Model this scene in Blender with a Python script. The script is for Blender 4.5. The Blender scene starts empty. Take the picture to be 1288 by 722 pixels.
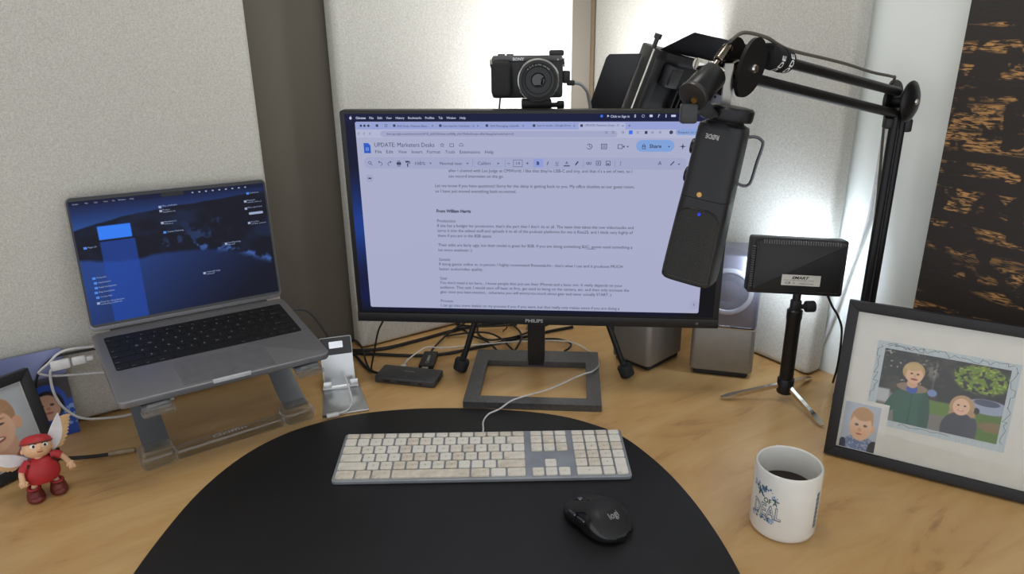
import bpy, bmesh, math, random
import numpy as np
from mathutils import Vector, Matrix

random.seed(7)
SC = bpy.context.scene
COL = SC.collection

# ------------------------------------------------------------------ camera, world, lights, exposure
CAM_H, PITCH, ROLL, FPX = 0.6152, 0.3459, -0.01104, 910.23
cam_d = bpy.data.cameras.new('camera')
cam = bpy.data.objects.new('camera', cam_d)
COL.objects.link(cam)
cam_d.sensor_fit = 'HORIZONTAL'
cam_d.sensor_width = 36.0
cam_d.lens = 36.0 * FPX / 1288.0
cam_d.clip_start = 0.02
fwd = Vector((0, math.cos(PITCH), -math.sin(PITCH)))
rgt = Vector((1, 0, 0))
upv = rgt.cross(fwd)
r2 = math.cos(ROLL) * rgt + math.sin(ROLL) * upv
u2 = -math.sin(ROLL) * rgt + math.cos(ROLL) * upv
cm = Matrix((r2, u2, -fwd)).transposed().to_4x4()
cm.translation = Vector((0, 0, CAM_H))
cam.matrix_world = cm
SC.camera = cam

world = bpy.data.worlds.new('room_light')
SC.world = world
world.use_nodes = True
wb = world.node_tree.nodes['Background']
wb.inputs[0].default_value = (0.93, 0.96, 1.0, 1)
wb.inputs[1].default_value = 0.76

def area(name, loc, target, size, power, col=(1, 1, 1)):
    d = bpy.data.lights.new(name, 'AREA')
    d.shape = 'RECTANGLE'
    d.size, d.size_y = size
    d.energy = power
    d.color = col
    o = bpy.data.objects.new(name, d)
    COL.objects.link(o)
    o.location = loc
    o.rotation_euler = (Vector(target) - Vector(loc)).to_track_quat('-Z', 'Y').to_euler()
    return o

# unseen fill lamp added above the monitor to brighten the desk
area('overhead_fill', (0.0, 0.95, 1.66), (0.0, 0.95, 0), (0.4, 0.4), 3.2, (1.0, 0.98, 0.94))
LED_BIG, LED_SMALL, SCREEN = 31.0, 13.0, 0.62

vs = SC.view_settings
vs.view_transform = 'Standard'
vs.look = 'None'
vs.gamma = 1.0
vs.exposure = 0.68
vs.use_curve_mapping = False

# ------------------------------------------------------------------ helpers
def lin(c):
    out = []
    for v in c[:3]:
        v = v / 255.0
        out.append(v / 12.92 if v <= 0.04045 else ((v + 0.055) / 1.055) ** 2.4)
    return tuple(out)

MATS = {}

def mat(name, col, rough=0.5, metal=0.0, var=0.08, scale=60.0, bump=0.0, bscale=400.0, coat=0.0, trans=0.0, ior=1.45, spec=0.5):
    if name in MATS:
        return MATS[name]
    m = bpy.data.materials.new(name)
    m.use_nodes = True
    nt = m.node_tree
    b = nt.nodes['Principled BSDF']
    c = lin(col)
    tc = nt.nodes.new('ShaderNodeTexCoord')
    nz = nt.nodes.new('ShaderNodeTexNoise')
    nz.inputs['Scale'].default_value = scale
    nz.inputs['Detail'].default_value = 4
    nt.links.new(tc.outputs['Object'], nz.inputs['Vector'])
    rp = nt.nodes.new('ShaderNodeValToRGB')
    rp.color_ramp.elements[0].position = 0.3
    rp.color_ramp.elements[1].position = 0.7
    rp.color_ramp.elements[0].color = tuple(v * (1 - var) for v in c) + (1,)
    rp.color_ramp.elements[1].color = tuple(min(1, v * (1 + var)) for v in c) + (1,)
    nt.links.new(nz.outputs['Fac'], rp.inputs['Fac'])
    nt.links.new(rp.outputs['Color'], b.inputs['Base Color'])
    b.inputs['Roughness'].default_value = rough
    b.inputs['Metallic'].default_value = metal
    b.inputs['Specular IOR Level'].default_value = spec
    b.inputs['Coat Weight'].default_value = coat
    b.inputs['Transmission Weight'].default_value = trans
    b.inputs['IOR'].default_value = ior
    if bump:
        n2 = nt.nodes.new('ShaderNodeTexNoise')
        n2.inputs['Scale'].default_value = bscale
        n2.inputs['Detail'].default_value = 3
        nt.links.new(tc.outputs['Object'], n2.inputs['Vector'])
        bp = nt.nodes.new('ShaderNodeBump')
        bp.inputs['Strength'].default_value = bump
        bp.inputs['Distance'].default_value = 0.001
        nt.links.new(n2.outputs['Fac'], bp.inputs['Height'])
        nt.links.new(bp.outputs['Normal'], b.inputs['Normal'])
    MATS[name] = m
    return m

def emi(name, col, strength=0.62, rough=0.4):
    if name in MATS:
        return MATS[name]
    m = bpy.data.materials.new(name)
    m.use_nodes = True
    b = m.node_tree.nodes['Principled BSDF']
    b.inputs['Base Color'].default_value = (0.01, 0.01, 0.012, 1)
    b.inputs['Roughness'].default_value = rough
    b.inputs['Specular IOR Level'].default_value = 0.2
    b.inputs['Emission Color'].default_value = lin(col) + (1,)
    b.inputs['Emission Strength'].default_value = strength
    MATS[name] = m
    return m

def attr_mat(name, emit=0.0, rough=0.35):
    if name in MATS:
        return MATS[name]
    m = bpy.data.materials.new(name)
    m.use_nodes = True
    nt = m.node_tree
    b = nt.nodes['Principled BSDF']
    a = nt.nodes.new('ShaderNodeVertexColor')
    a.layer_name = 'print'
    if emit:
        b.inputs['Base Color'].default_value = (0.01, 0.01, 0.012, 1)
        nt.links.new(a.outputs['Color'], b.inputs['Emission Color'])
        b.inputs['Emission Strength'].default_value = emit
    else:
        nt.links.new(a.outputs['Color'], b.inputs['Base Color'])
    b.inputs['Roughness'].default_value = rough
    b.inputs['Specular IOR Level'].default_value = 0.06 if emit else 0.3
    MATS[name] = m
    return m

def I4():
    return Matrix.Identity(4)

def TR(x=0, y=0, z=0):
    return Matrix.Translation((x, y, z))

def RX(a): return Matrix.Rotation(a, 4, 'X')
def RY(a): return Matrix.Rotation(a, 4, 'Y')
def RZ(a): return Matrix.Rotation(a, 4, 'Z')

def frame(o, x, y, z):
    m = Matrix((Vector(x), Vector(y), Vector(z))).transposed().to_4x4()
    m.translation = Vector(o)
    return m

def link_obj(name, me, material, parent=None):
    o = bpy.data.objects.new(name, me)
    COL.objects.link(o)
    if material:
        me.materials.append(material)
    if parent:
        o.parent = parent
    return o

def obj(name, bm, material, parent=None, smooth=35, M=None):
    if M is not None:
        bm.transform(M)
    bmesh.ops.recalc_face_normals(bm, faces=bm.faces[:])
    me = bpy.data.meshes.new(name)
    bm.to_mesh(me)
    bm.free()
    if smooth:
        for p in me.polygons:
            p.use_smooth = True
        me.set_sharp_from_angle(angle=math.radians(smooth))
    return link_obj(name, me, material, parent)

def thing(name, label, cat, M=None, group=None):
    o = bpy.data.objects.new(name, None)
    o.empty_display_size = 0.02
    COL.objects.link(o)
    if M is not None:
        o.matrix_world = M
    o['label'] = label
    o['category'] = cat
    if group:
        o['group'] = group
    return o

def tag(o, label, cat, group=None):
    o['label'] = label
    o['category'] = cat
    if group:
        o['group'] = group
    return o

def struct(o, label=None):
    o['kind'] = 'structure'
    if label:
        o['label'] = label
    return o

def B():
    return bmesh.new()

def box(bm, c, s, M=None, bev=0.0, seg=2):
    t = B()
    bmesh.ops.create_cube(t, size=1.0)
    bmesh.ops.scale(t, vec=s, verts=t.verts[:])
    if bev:
        bmesh.ops.bevel(t, geom=t.edges[:], offset=bev, segments=seg, profile=0.5, affect='EDGES')
    bmesh.ops.translate(t, vec=c, verts=t.verts[:])
    if M is not None:
        t.transform(M)
    merge(bm, t)
    return bm

def merge(bm, t):
    me = bpy.data.meshes.new('tmp')
    t.to_mesh(me)
    t.free()
    bm.from_mesh(me)
    bpy.data.meshes.remove(me)

def prism(bm, poly, z0, z1, M=None, bev=0.0, seg=2):
    t = B()
    lo = [t.verts.new((x, y, z0)) for x, y in poly]
    hi = [t.verts.new((x, y, z1)) for x, y in poly]
    t.faces.new(lo[::-1])
    top = t.faces.new(hi)
    n = len(poly)
    for i in range(n):
        t.faces.new((lo[i], lo[(i + 1) % n], hi[(i + 1) % n], hi[i]))
    bmesh.ops.recalc_face_normals(t, faces=t.faces[:])
    if bev:
        eds = [e for e in t.edges if abs(e.verts[0].co.z - e.verts[1].co.z) < 1e-9]
        bmesh.ops.bevel(t, geom=eds, offset=bev, segments=seg, profile=0.5, affect='EDGES')
    if M is not None:
        t.transform(M)
    merge(bm, t)
    return bm

def rrect(x0, y0, x1, y1, r, n=5):
    r = min(r, (x1 - x0) / 2 - 1e-6, (y1 - y0) / 2 - 1e-6)
    pts = []
    for cx, cy, a0 in ((x1 - r, y1 - r, 0), (x0 + r, y1 - r, 90), (x0 + r, y0 + r, 180), (x1 - r, y0 + r, 270)):
        for k in range(n + 1):
            a = math.radians(a0 + 90 * k / n)
            pts.append((cx + r * math.cos(a), cy + r * math.sin(a)))
    return pts

def circ(cx, cy, r, n=24, ry=None):
    ry = ry or r
    return [(cx + r * math.cos(2 * math.pi * k / n), cy + ry * math.sin(2 * math.pi * k / n)) for k in range(n)]

def lathe(bm, prof, n=40, M=None, cap0=False, cap1=False):
    t = B()
    rings = []
    for r, z in prof:
        if r < 1e-6:
            rings.append([t.verts.new((0, 0, z))])
        else:
            rings.append([t.verts.new((r * math.cos(2 * math.pi * k / n), r * math.sin(2 * math.pi * k / n), z)) for k in range(n)])
    for a, b in zip(rings, rings[1:]):
        for k in range(n):
            k2 = (k + 1) % n
            if len(a) == 1 and len(b) == 1:
                continue
            if len(a) == 1:
                t.faces.new((a[0], b[k2], b[k]))
            elif len(b) == 1:
                t.faces.new((a[k], a[k2], b[0]))
            else:
                t.faces.new((a[k], a[k2], b[k2], b[k]))
    if cap0 and len(rings[0]) > 1:
        t.faces.new(rings[0][::-1])
    if cap1 and len(rings[-1]) > 1:
        t.faces.new(rings[-1])
    if M is not None:
        t.transform(M)
    merge(bm, t)
    return bm

def axis_M(p0, p1):
    p0, p1 = Vector(p0), Vector(p1)
    q = (p1 - p0).to_track_quat('Z', 'Y').to_matrix().to_4x4()
    q.translation = p0
    return q

def cyl(bm, p0, p1, r0, r1=None, n=20, bev=0.0):
    r1 = r0 if r1 is None else r1
    L = (Vector(p1) - Vector(p0)).length
    if bev:
        prof = [(r0 - bev, 0), (r0 - bev * 0.3, bev * 0.3), (r0, bev), (r1, L - bev), (r1 - bev * 0.3, L - bev * 0.3), (r1 - bev, L)]
    else:
        prof = [(r0, 0), (r1, L)]
    return lathe(bm, prof, n, axis_M(p0, p1), True, True)

def catmull(pts, k=8, closed=False):
    P = [Vector(p) for p in pts]
    if len(P) < 3:
        return P
    out = []
    n = len(P)
    for i in range(n if closed else n - 1):
        if closed:
            a, b, c, d = P[(i - 1) % n], P[i], P[(i + 1) % n], P[(i + 2) % n]
        else:
            a = P[i - 1] if i else 2 * P[0] - P[1]
            b, c = P[i], P[i + 1]
            d = P[i + 2] if i + 2 < n else 2 * P[-1] - P[-2]
        for j in range(k):
            s = j / k
            out.append(0.5 * ((2 * b) + (c - a) * s + (2 * a - 5 * b + 4 * c - d) * s * s + (3 * b - a - 3 * c + d) * s ** 3))
    if not closed:
        out.append(P[-1])
    return out

def tube(bm, pts, r, n=8, k=8, raw=False, radii=None):
    P = [Vector(p) for p in pts] if raw else catmull(pts, k)
    t = B()
    nrm = None
    rings = []
    for i, p in enumerate(P):
        d = (P[min(i + 1, len(P) - 1)] - P[max(i - 1, 0)])
        if d.length < 1e-9:
            d = Vector((0, 0, 1))
        d.normalize()
        if nrm is None:
            nrm = d.orthogonal().normalized()
        nrm = (nrm - d * nrm.dot(d))
        if nrm.length < 1e-6:
            nrm = d.orthogonal()
        nrm.normalize()
        b = d.cross(nrm)
        rr = radii[min(i, len(radii) - 1)] if radii else r
        rings.append([t.verts.new(p + rr * (math.cos(2 * math.pi * j / n) * nrm + math.sin(2 * math.pi * j / n) * b)) for j in range(n)])
    for a, b in zip(rings, rings[1:]):
        for j in range(n):
            t.faces.new((a[j], a[(j + 1) % n], b[(j + 1) % n], b[j]))
    t.faces.new(rings[0][::-1])
    t.faces.new(rings[-1])
    merge(bm, t)
    return bm

def ell(bm, c, rad, M=None, u=20, v=12):
    t = B()
    bmesh.ops.create_uvsphere(t, u_segments=u, v_segments=v, radius=1.0)
    bmesh.ops.scale(t, vec=rad, verts=t.verts[:])
    if M is not None:
        t.transform(M)
    bmesh.ops.translate(t, vec=c, verts=t.verts[:])
    merge(bm, t)
    return bm

def plate(bm, corners, th):
    """a flat plate of real thickness through corner points"""
    P = [Vector(c) for c in corners]
    n = (P[1] - P[0]).cross(P[2] - P[0]).normalized() * th / 2
    t = B()
    a = [t.verts.new(p + n) for p in P]
    b = [t.verts.new(p - n) for p in P]
    t.faces.new(a)
    t.faces.new(b[::-1])
    for i in range(len(P)):
        j = (i + 1) % len(P)
        t.faces.new((a[i], b[i], b[j], a[j]))
    bmesh.ops.recalc_face_normals(t, faces=t.faces[:])
    merge(bm, t)
    return bm

def loft(bm, rings, cap=True):
    t = B()
    R = [[t.verts.new(p) for p in r] for r in rings]
    n = len(R[0])
    for a, b in zip(R, R[1:]):
        for j in range(n):
            t.faces.new((a[j], a[(j + 1) % n], b[(j + 1) % n], b[j]))
    if cap:
        t.faces.new(R[0][::-1])
        t.faces.new(R[-1])
    merge(bm, t)
    return bm

# ---- lettering
_tx = {}

def text_geo(s, shear=0.0, bold=0.0):
    key = (s, shear, bold)
    if key not in _tx:
        cu = bpy.data.curves.new('t', 'FONT')
        cu.body = s
        cu.size = 1.0
        cu.resolution_u = 2
        cu.shear = shear
        cu.offset = bold
        o = bpy.data.objects.new('t', cu)
        me = o.to_mesh()
        V = np.zeros(len(me.vertices) * 3)
        me.vertices.foreach_get('co', V)
        F = [tuple(p.vertices) for p in me.polygons]
        o.to_mesh_clear()
        bpy.data.objects.remove(o)
        bpy.data.curves.remove(cu)
        _tx[key] = (V.reshape(-1, 3), F)
    return _tx[key]

class Letters:
    """collects flat lettering in a local x,y plane (z = lift)"""
    def __init__(self):
        self.V, self.F, self.n = [], [], 0
    def add(self, s, x0, base, size, x1=None, lift=0.0, flip=False, shear=0.0, bold=0.0, center=False):
        V, F = text_geo(s, shear, bold)
        if not len(V):
            return
        W = V.copy()
        mn, mx = W[:, 0].min(), W[:, 0].max()
        W[:, 0] -= mn
        sx = size if x1 is None else (x1 - x0) / max(mx - mn, 1e-6)
        W[:, 0] *= sx
        W[:, 1] *= size
        if center:
            W[:, 0] -= (mx - mn) * sx / 2
        if flip:
            W[:, :2] *= -1
        W[:, 0] += x0
        W[:, 1] += base
        W[:, 2] = lift
        self.V.append(W)
        self.F += [tuple(i + self.n for i in f) for f in F]
        self.n += len(W)
    def poly(self, pts, lift=0.0):
        W = np.array([(x, y, lift) for x, y in pts], float)
        self.V.append(W)
        self.F.append(tuple(range(self.n, self.n + len(W))))
        self.n += len(W)
    def rect(self, x0, y0, x1, y1, lift=0.0, r=0.0):
        self.poly(rrect(x0, y0, x1, y1, r, 4) if r else [(x0, y0), (x1, y0), (x1, y1), (x0, y1)], lift)
    def ring(self, cx, cy, r, w, lift=0.0, n=16, a0=0, a1=360, ry=None):
        ry = ry or r
        for k in range(n):
            t0 = math.radians(a0 + (a1 - a0) * k / n)
            t1 = math.radians(a0 + (a1 - a0) * (k + 1) / n)
            self.poly([(cx + (r - w) * math.cos(t0), cy + (ry - w) * math.sin(t0)), (cx + r * math.cos(t0), cy + ry * math.sin(t0)),
                       (cx + r * math.cos(t1), cy + ry * math.sin(t1)), (cx + (r - w) * math.cos(t1), cy + (ry - w) * math.sin(t1))], lift)
    def line(self, x0, y0, x1, y1, w, lift=0.0):
        d = Vector((x1 - x0, y1 - y0)).normalized()
        nx, ny = -d.y * w / 2, d.x * w / 2
        self.poly([(x0 + nx, y0 + ny), (x0 - nx, y0 - ny), (x1 - nx, y1 - ny), (x1 + nx, y1 + ny)], lift)
    def frame(self, x0, y0, x1, y1, w, lift=0.0):
        self.rect(x0, y0, x1, y0 + w, lift); self.rect(x0, y1 - w, x1, y1, lift)
        self.rect(x0, y0, x0 + w, y1, lift); self.rect(x1 - w, y0, x1, y1, lift)
    def mesh(self, name, material, parent=None, M=None, fn=None, scale=1.0):
        if not self.V:
            return None
        V = np.concatenate(self.V) * scale
        if fn is not None:
            V = fn(V)
        me = bpy.data.meshes.new(name)
        me.from_pydata([tuple(v) for v in V], [], self.F)
        if M is not None:
            me.transform(M)
        me.update()
        o = link_obj(name, me, material, parent)
        if self.n > 60:
            o['kind'] = 'stuff'
        return o

# ---- painted prints (photographs, screen wallpaper): a fine grid with one colour per vertex
def picture(name, w, h, fn, material, parent, M, nx=200, bend=None):
    ny = max(2, int(nx * h / w))
    xs, ys = np.meshgrid(np.linspace(0, 1, nx), np.linspace(0, 1, ny))
    C = np.clip(fn(xs, ys), 0, 255) / 255.0
    C = np.where(C <= 0.04045, C / 12.92, ((C + 0.055) / 1.055) ** 2.4)
    V = np.stack([xs * w, ys * h, np.zeros_like(xs)], -1).reshape(-1, 3)
    idx = np.arange(nx * ny).reshape(ny, nx)
    F = np.stack([idx[:-1, :-1], idx[:-1, 1:], idx[1:, 1:], idx[1:, :-1]], -1).reshape(-1, 4)
    me = bpy.data.meshes.new(name)
    me.from_pydata(V.tolist(), [], F.tolist())
    ca = me.color_attributes.new('print', 'FLOAT_COLOR', 'POINT')
    col = np.ones((nx * ny, 4), np.float32)
    col[:, :3] = C.reshape(-1, 3)
    ca.data.foreach_set('color', col.ravel())
    me.transform(M)
    me.update()
    return link_obj(name, me, material, parent)

def vnoise(X, Y, sx, sy, seed, octs=3):
    rng = np.random.RandomState(seed)
    G = rng.rand(128, 128)
    tot, amp, out = 0, 1.0, 0
    for _ in range(octs):
        x, y = X * sx, Y * sy
        xi, yi = np.floor(x).astype(int), np.floor(y).astype(int)
        fx, fy = x - xi, y - yi
        fx, fy = fx * fx * (3 - 2 * fx), fy * fy * (3 - 2 * fy)
        g = lambda a, b: G[a % 128, b % 128]
        v = (g(xi, yi) * (1 - fx) + g(xi + 1, yi) * fx) * (1 - fy) + (g(xi, yi + 1) * (1 - fx) + g(xi + 1, yi + 1) * fx) * fy
        out = out + amp * v
        tot += amp
        amp *= 0.5
        sx *= 2.1
        sy *= 2.1
    return out / tot

def put(C, mask, col):
    m = np.clip(mask, 0, 1)[..., None]
    return C * (1 - m) + np.array(col, float) * m

def eln(X, Y, cx, cy, rx, ry, soft=0.12, rot=0.0):
    dx, dy = X - cx, Y - cy
    if rot:
        c, s = math.cos(rot), math.sin(rot)
        dx, dy = dx * c + dy * s, -dx * s + dy * c
    d = np.sqrt((dx / rx) ** 2 + (dy / ry) ** 2)
    return np.clip((1 + soft / 2 - d) / soft, 0, 1)

def band(v, a, b, s=0.01):
    return np.clip((v - a) / s + 0.5, 0, 1) * np.clip((b - v) / s + 0.5, 0, 1)

# ------------------------------------------------------------------ shared materials
BLACK = mat('black_plastic', (30, 30, 32), 0.45)
BLACK_SATIN = mat('black_satin_metal', (24, 24, 26), 0.35, 0.2)
RUBBER = mat('black_rubber', (26, 26, 28), 0.7, bump=0.2)
CABLE_BLACK = mat('black_cable_jacket', (22, 22, 24), 0.5)
CABLE_WHITE = mat('white_cable_jacket', (205, 205, 205), 0.5)
ALU = mat('brushed_aluminium', (190, 193, 198), 0.35, 0.85, bump=0.05)
CHROME = mat('chrome', (215, 212, 205), 0.12, 1.0, var=0.02)
SPACE_GREY = mat('space_grey_aluminium', (134, 133, 136), 0.42, 0.6, var=0.03, bump=0.03, bscale=3000)
WHITE_PRINT = mat('white_print', (225, 225, 225), 0.6)
BRASS = mat('brass', (196, 150, 84), 0.35, 0.9)
SKIN = mat('painted_skin', (222, 178, 140), 0.45)

# ------------------------------------------------------------------ the setting
A = math.radians(34)
eL = Vector((math.cos(A), math.sin(A), 0)); nL = Vector((math.sin(A), -math.cos(A), 0))
eR = Vector((math.sin(A), -math.cos(A), 0)); nR = Vector((-math.cos(A), -math.sin(A), 0))
PLo = Vector((-0.303, 1.342, 0)); PRo = Vector((0.533, 1.213, 0))
CORNER = Vector((0.225, 1.759, 0))
FLOOR_Z, CEIL_Z = -0.74, 1.70

def wood_mat():
    m = bpy.data.materials.new('maple_laminate')
    m.use_nodes = True
    nt = m.node_tree
    b = nt.nodes['Principled BSDF']
    tc = nt.nodes.new('ShaderNodeTexCoord')
    mp = nt.nodes.new('ShaderNodeMapping')
    rot = nt.nodes.new('ShaderNodeMapping')
    rot.inputs['Rotation'].default_value = (0, 0, -0.62)
    nt.links.new(tc.outputs['Object'], rot.inputs['Vector'])
    mp.inputs['Scale'].default_value = (4.0, 16.0, 8.0)
    nt.links.new(rot.outputs['Vector'], mp.inputs['Vector'])
    n1 = nt.nodes.new('ShaderNodeTexNoise')
    n1.inputs['Scale'].default_value = 1.2
    n1.inputs['Detail'].default_value = 7
    n1.inputs['Roughness'].default_value = 0.62
    n1.inputs['Distortion'].default_value = 0.6
    nt.links.new(mp.outputs['Vector'], n1.inputs['Vector'])
    r = nt.nodes.new('ShaderNodeValToRGB')
    e = r.color_ramp.elements
    e[0].position, e[0].color = 0.28, lin((156, 118, 70)) + (1,)
    e[1].position, e[1].color = 0.62, lin((211, 174, 119)) + (1,)
    k = r.color_ramp.elements.new(0.42)
    k.color = lin((200, 158, 103)) + (1,)
    nt.links.new(n1.outputs['Fac'], r.inputs['Fac'])
    n2 = nt.nodes.new('ShaderNodeTexNoise')
    n2.inputs['Scale'].default_value = 3.0
    n2.inputs['Detail'].default_value = 3
    mp2 = nt.nodes.new('ShaderNodeMapping')
    mp2.inputs['Scale'].default_value = (1.6, 3.2, 1)
    nt.links.new(rot.outputs['Vector'], mp2.inputs['Vector'])
    nt.links.new(mp2.outputs['Vector'], n2.inputs['Vector'])
    mx = nt.nodes.new('ShaderNodeMix')
    mx.data_type = 'RGBA'
    mx.blend_type = 'MULTIPLY'
    mx.inputs[0].default_value = 0.22
    r2_ = nt.nodes.new('ShaderNodeValToRGB')
    r2_.color_ramp.elements[0].position, r2_.color_ramp.elements[1].position = 0.35, 0.65
    r2_.color_ramp.elements[0].color = (0.72, 0.68, 0.62, 1)
    nt.links.new(n2.outputs['Fac'], r2_.inputs['Fac'])
    nt.links.new(r.outputs['Color'], mx.inputs[6])
    nt.links.new(r2_.outputs['Color'], mx.inputs[7])
    nt.links.new(mx.outputs[2], b.inputs['Base Color'])
    b.inputs['Roughness'].default_value = 0.33
    return m

def fabric_mat(name, c0, c1):
    m = bpy.data.materials.new(name)
    m.use_nodes = True
    nt = m.node_tree
    b = nt.nodes['Principled BSDF']
    tc = nt.nodes.new('ShaderNodeTexCoord')
    hs = []
    for sc in ((900, 900, 260), (260, 260, 900)):
        mp = nt.nodes.new('ShaderNodeMapping')
        mp.inputs['Scale'].default_value = sc
        nt.links.new(tc.outputs['Object'], mp.inputs['Vector'])
        n = nt.nodes.new('ShaderNodeTexNoise')
        n.inputs['Scale'].default_value = 1.0
        n.inputs['Detail'].default_value = 2
        nt.links.new(mp.outputs['Vector'], n.inputs['Vector'])
        hs.append(n)
    mx = nt.nodes.new('ShaderNodeMath')
    mx.operation = 'MAXIMUM'
    nt.links.new(hs[0].outputs['Fac'], mx.inputs[0])
    nt.links.new(hs[1].outputs['Fac'], mx.inputs[1])
    r = nt.nodes.new('ShaderNodeValToRGB')
    r.color_ramp.elements[0].position, r.color_ramp.elements[1].position = 0.42, 0.68
    r.color_ramp.elements[0].color = lin(c0) + (1,)
    r.color_ramp.elements[1].color = lin(c1) + (1,)
    nt.links.new(mx.outputs[0], r.inputs['Fac'])
    nt.links.new(r.outputs['Color'], b.inputs['Base Color'])
    bp = nt.nodes.new('ShaderNodeBump')
    bp.inputs['Strength'].default_value = 0.55
    bp.inputs['Distance'].default_value = 0.0015
    nt.links.new(mx.outputs[0], bp.inputs['Height'])
    nt.links.new(bp.outputs['Normal'], b.inputs['Normal'])
    b.inputs['Roughness'].default_value = 0.9
    b.inputs['Specular IOR Level'].default_value = 0.15
    return m

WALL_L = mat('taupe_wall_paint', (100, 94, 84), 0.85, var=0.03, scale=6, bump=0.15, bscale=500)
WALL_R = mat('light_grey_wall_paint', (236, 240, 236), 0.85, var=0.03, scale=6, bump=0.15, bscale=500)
FABRIC = fabric_mat('acoustic_fabric', (186, 183, 174), (212, 210, 202))
WOOD = wood_mat()

def wall(name, p0, p1, n, material):
    bm = B()
    p0, p1 = Vector(p0), Vector(p1)
    q = [p0, p1, p1 - n * 0.1, p0 - n * 0.1]
    prism(bm, [(v.x, v.y) for v in q], FLOOR_Z, CEIL_Z)
    return struct(obj(name, bm, material))

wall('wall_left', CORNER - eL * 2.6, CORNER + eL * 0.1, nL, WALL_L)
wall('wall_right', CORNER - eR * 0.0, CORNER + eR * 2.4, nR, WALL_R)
bm = B()
prism(bm, [(-3.2, -1.2), (3.2, -1.2), (3.2, 2.4), (-3.2, 2.4)], FLOOR_Z - 0.05, FLOOR_Z)
struct(obj('floor', bm, mat('grey_carpet', (120, 112, 100), 0.95, var=0.25, scale=300, bump=0.6)))

bm = B()
prism(bm, [(-3.2, -1.2), (3.2, -1.2), (3.2, 2.4), (-3.2, 2.4)], CEIL_Z, CEIL_Z + 0.05)
struct(obj('ceiling', bm, mat('white_ceiling_paint', (232, 232, 228), 0.9, var=0.02, scale=5)))

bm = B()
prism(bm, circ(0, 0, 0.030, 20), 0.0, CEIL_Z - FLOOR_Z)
o = obj('shade_strip_1', bm, mat('corner_shade_tan', (98, 84, 66), 0.6, var=0.06), M=TR(CORNER.x - 0.022, CORNER.y - 0.006, FLOOR_Z))  # added post; its dark tan stands in for shade in the corner recess
struct(o, 'tan vertical strip added as shade in the wall corner')

# ------------------------------------------------------------------ desk
desk = thing('corner_desk', 'light maple corner desk carrying the monitor, laptop and keyboard', 'desk', TR(0, 0, FLOOR_Z))
cL, cR = CORNER - eL * 1.9, CORNER + eR * 1.6
poly = [CORNER, cL, cL + nL * 0.62, Vector((-0.45, 0.52, 0)), Vector((-0.2, 0.42, 0)), Vector((0.2, 0.40, 0)), Vector((0.42, 0.40, 0)), cR + nR * 0.55, cR]
poly = [p - 0.002 * (p - Vector((0, 1, 0))).normalized() for p in poly]
bm = B()
prism(bm, [(p.x, p.y) for p in poly], -0.03 - FLOOR_Z, 0 - FLOOR_Z, bev=0.002)
obj('worktop', bm, WOOD, desk)
for a, b in ((cL + eL * 0.05 + nL * 0.03, cL + eL * 0.05 + nL * 0.55), (cR - eR * 0.05 + nR * 0.03, cR - eR * 0.05 + nR * 0.5), (CORNER + nL * 0.1 + nR * 0.02, CORNER + nL * 0.1 + nR * 0.3)):
    bm = B()
    d = (b - a).normalized()
    s = Vector((-d.y, d.x, 0)) * 0.012
    prism(bm, [((a + s).x, (a + s).y), ((a - s).x, (a - s).y), ((b - s).x, (b - s).y), ((b + s).x, (b + s).y)], 0, -0.03 - FLOOR_Z)
    obj('side_panel', bm, WOOD, desk)

# ------------------------------------------------------------------ fabric panels on the walls
def fabric_panel(origin, e, n, s0, s1, label):
    bm = B()
    t = B()
    pr_ = rrect(s0, 0.0, s1, 1.3, 0.012, 4)
    M = frame(origin, e, (0, 0, 1), n)
    prism(t, pr_, -0.045, 0.0, bev=0.012, seg=4)
    t.transform(M)
    merge(bm, t)
    o = obj('acoustic_panel', bm, FABRIC)
    return tag(o, label, 'wall panel', 'fabric acoustic panels')

Z1 = Vector((0, 0, 0.001))
fabric_panel(PLo + Z1 - nL * 0.004, eL, nL, -0.86, -0.149, 'grey linen acoustic panel behind the laptop')
fabric_panel(PLo + Z1, eL, nL, -0.004, 0.534, 'pale fabric acoustic panel lit brightest, behind the small camera')
fabric_panel(PRo + Z1, eR, nR, -0.616, 0.018, 'pale fabric acoustic panel behind the microphone arm and small LED lamp')

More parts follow.
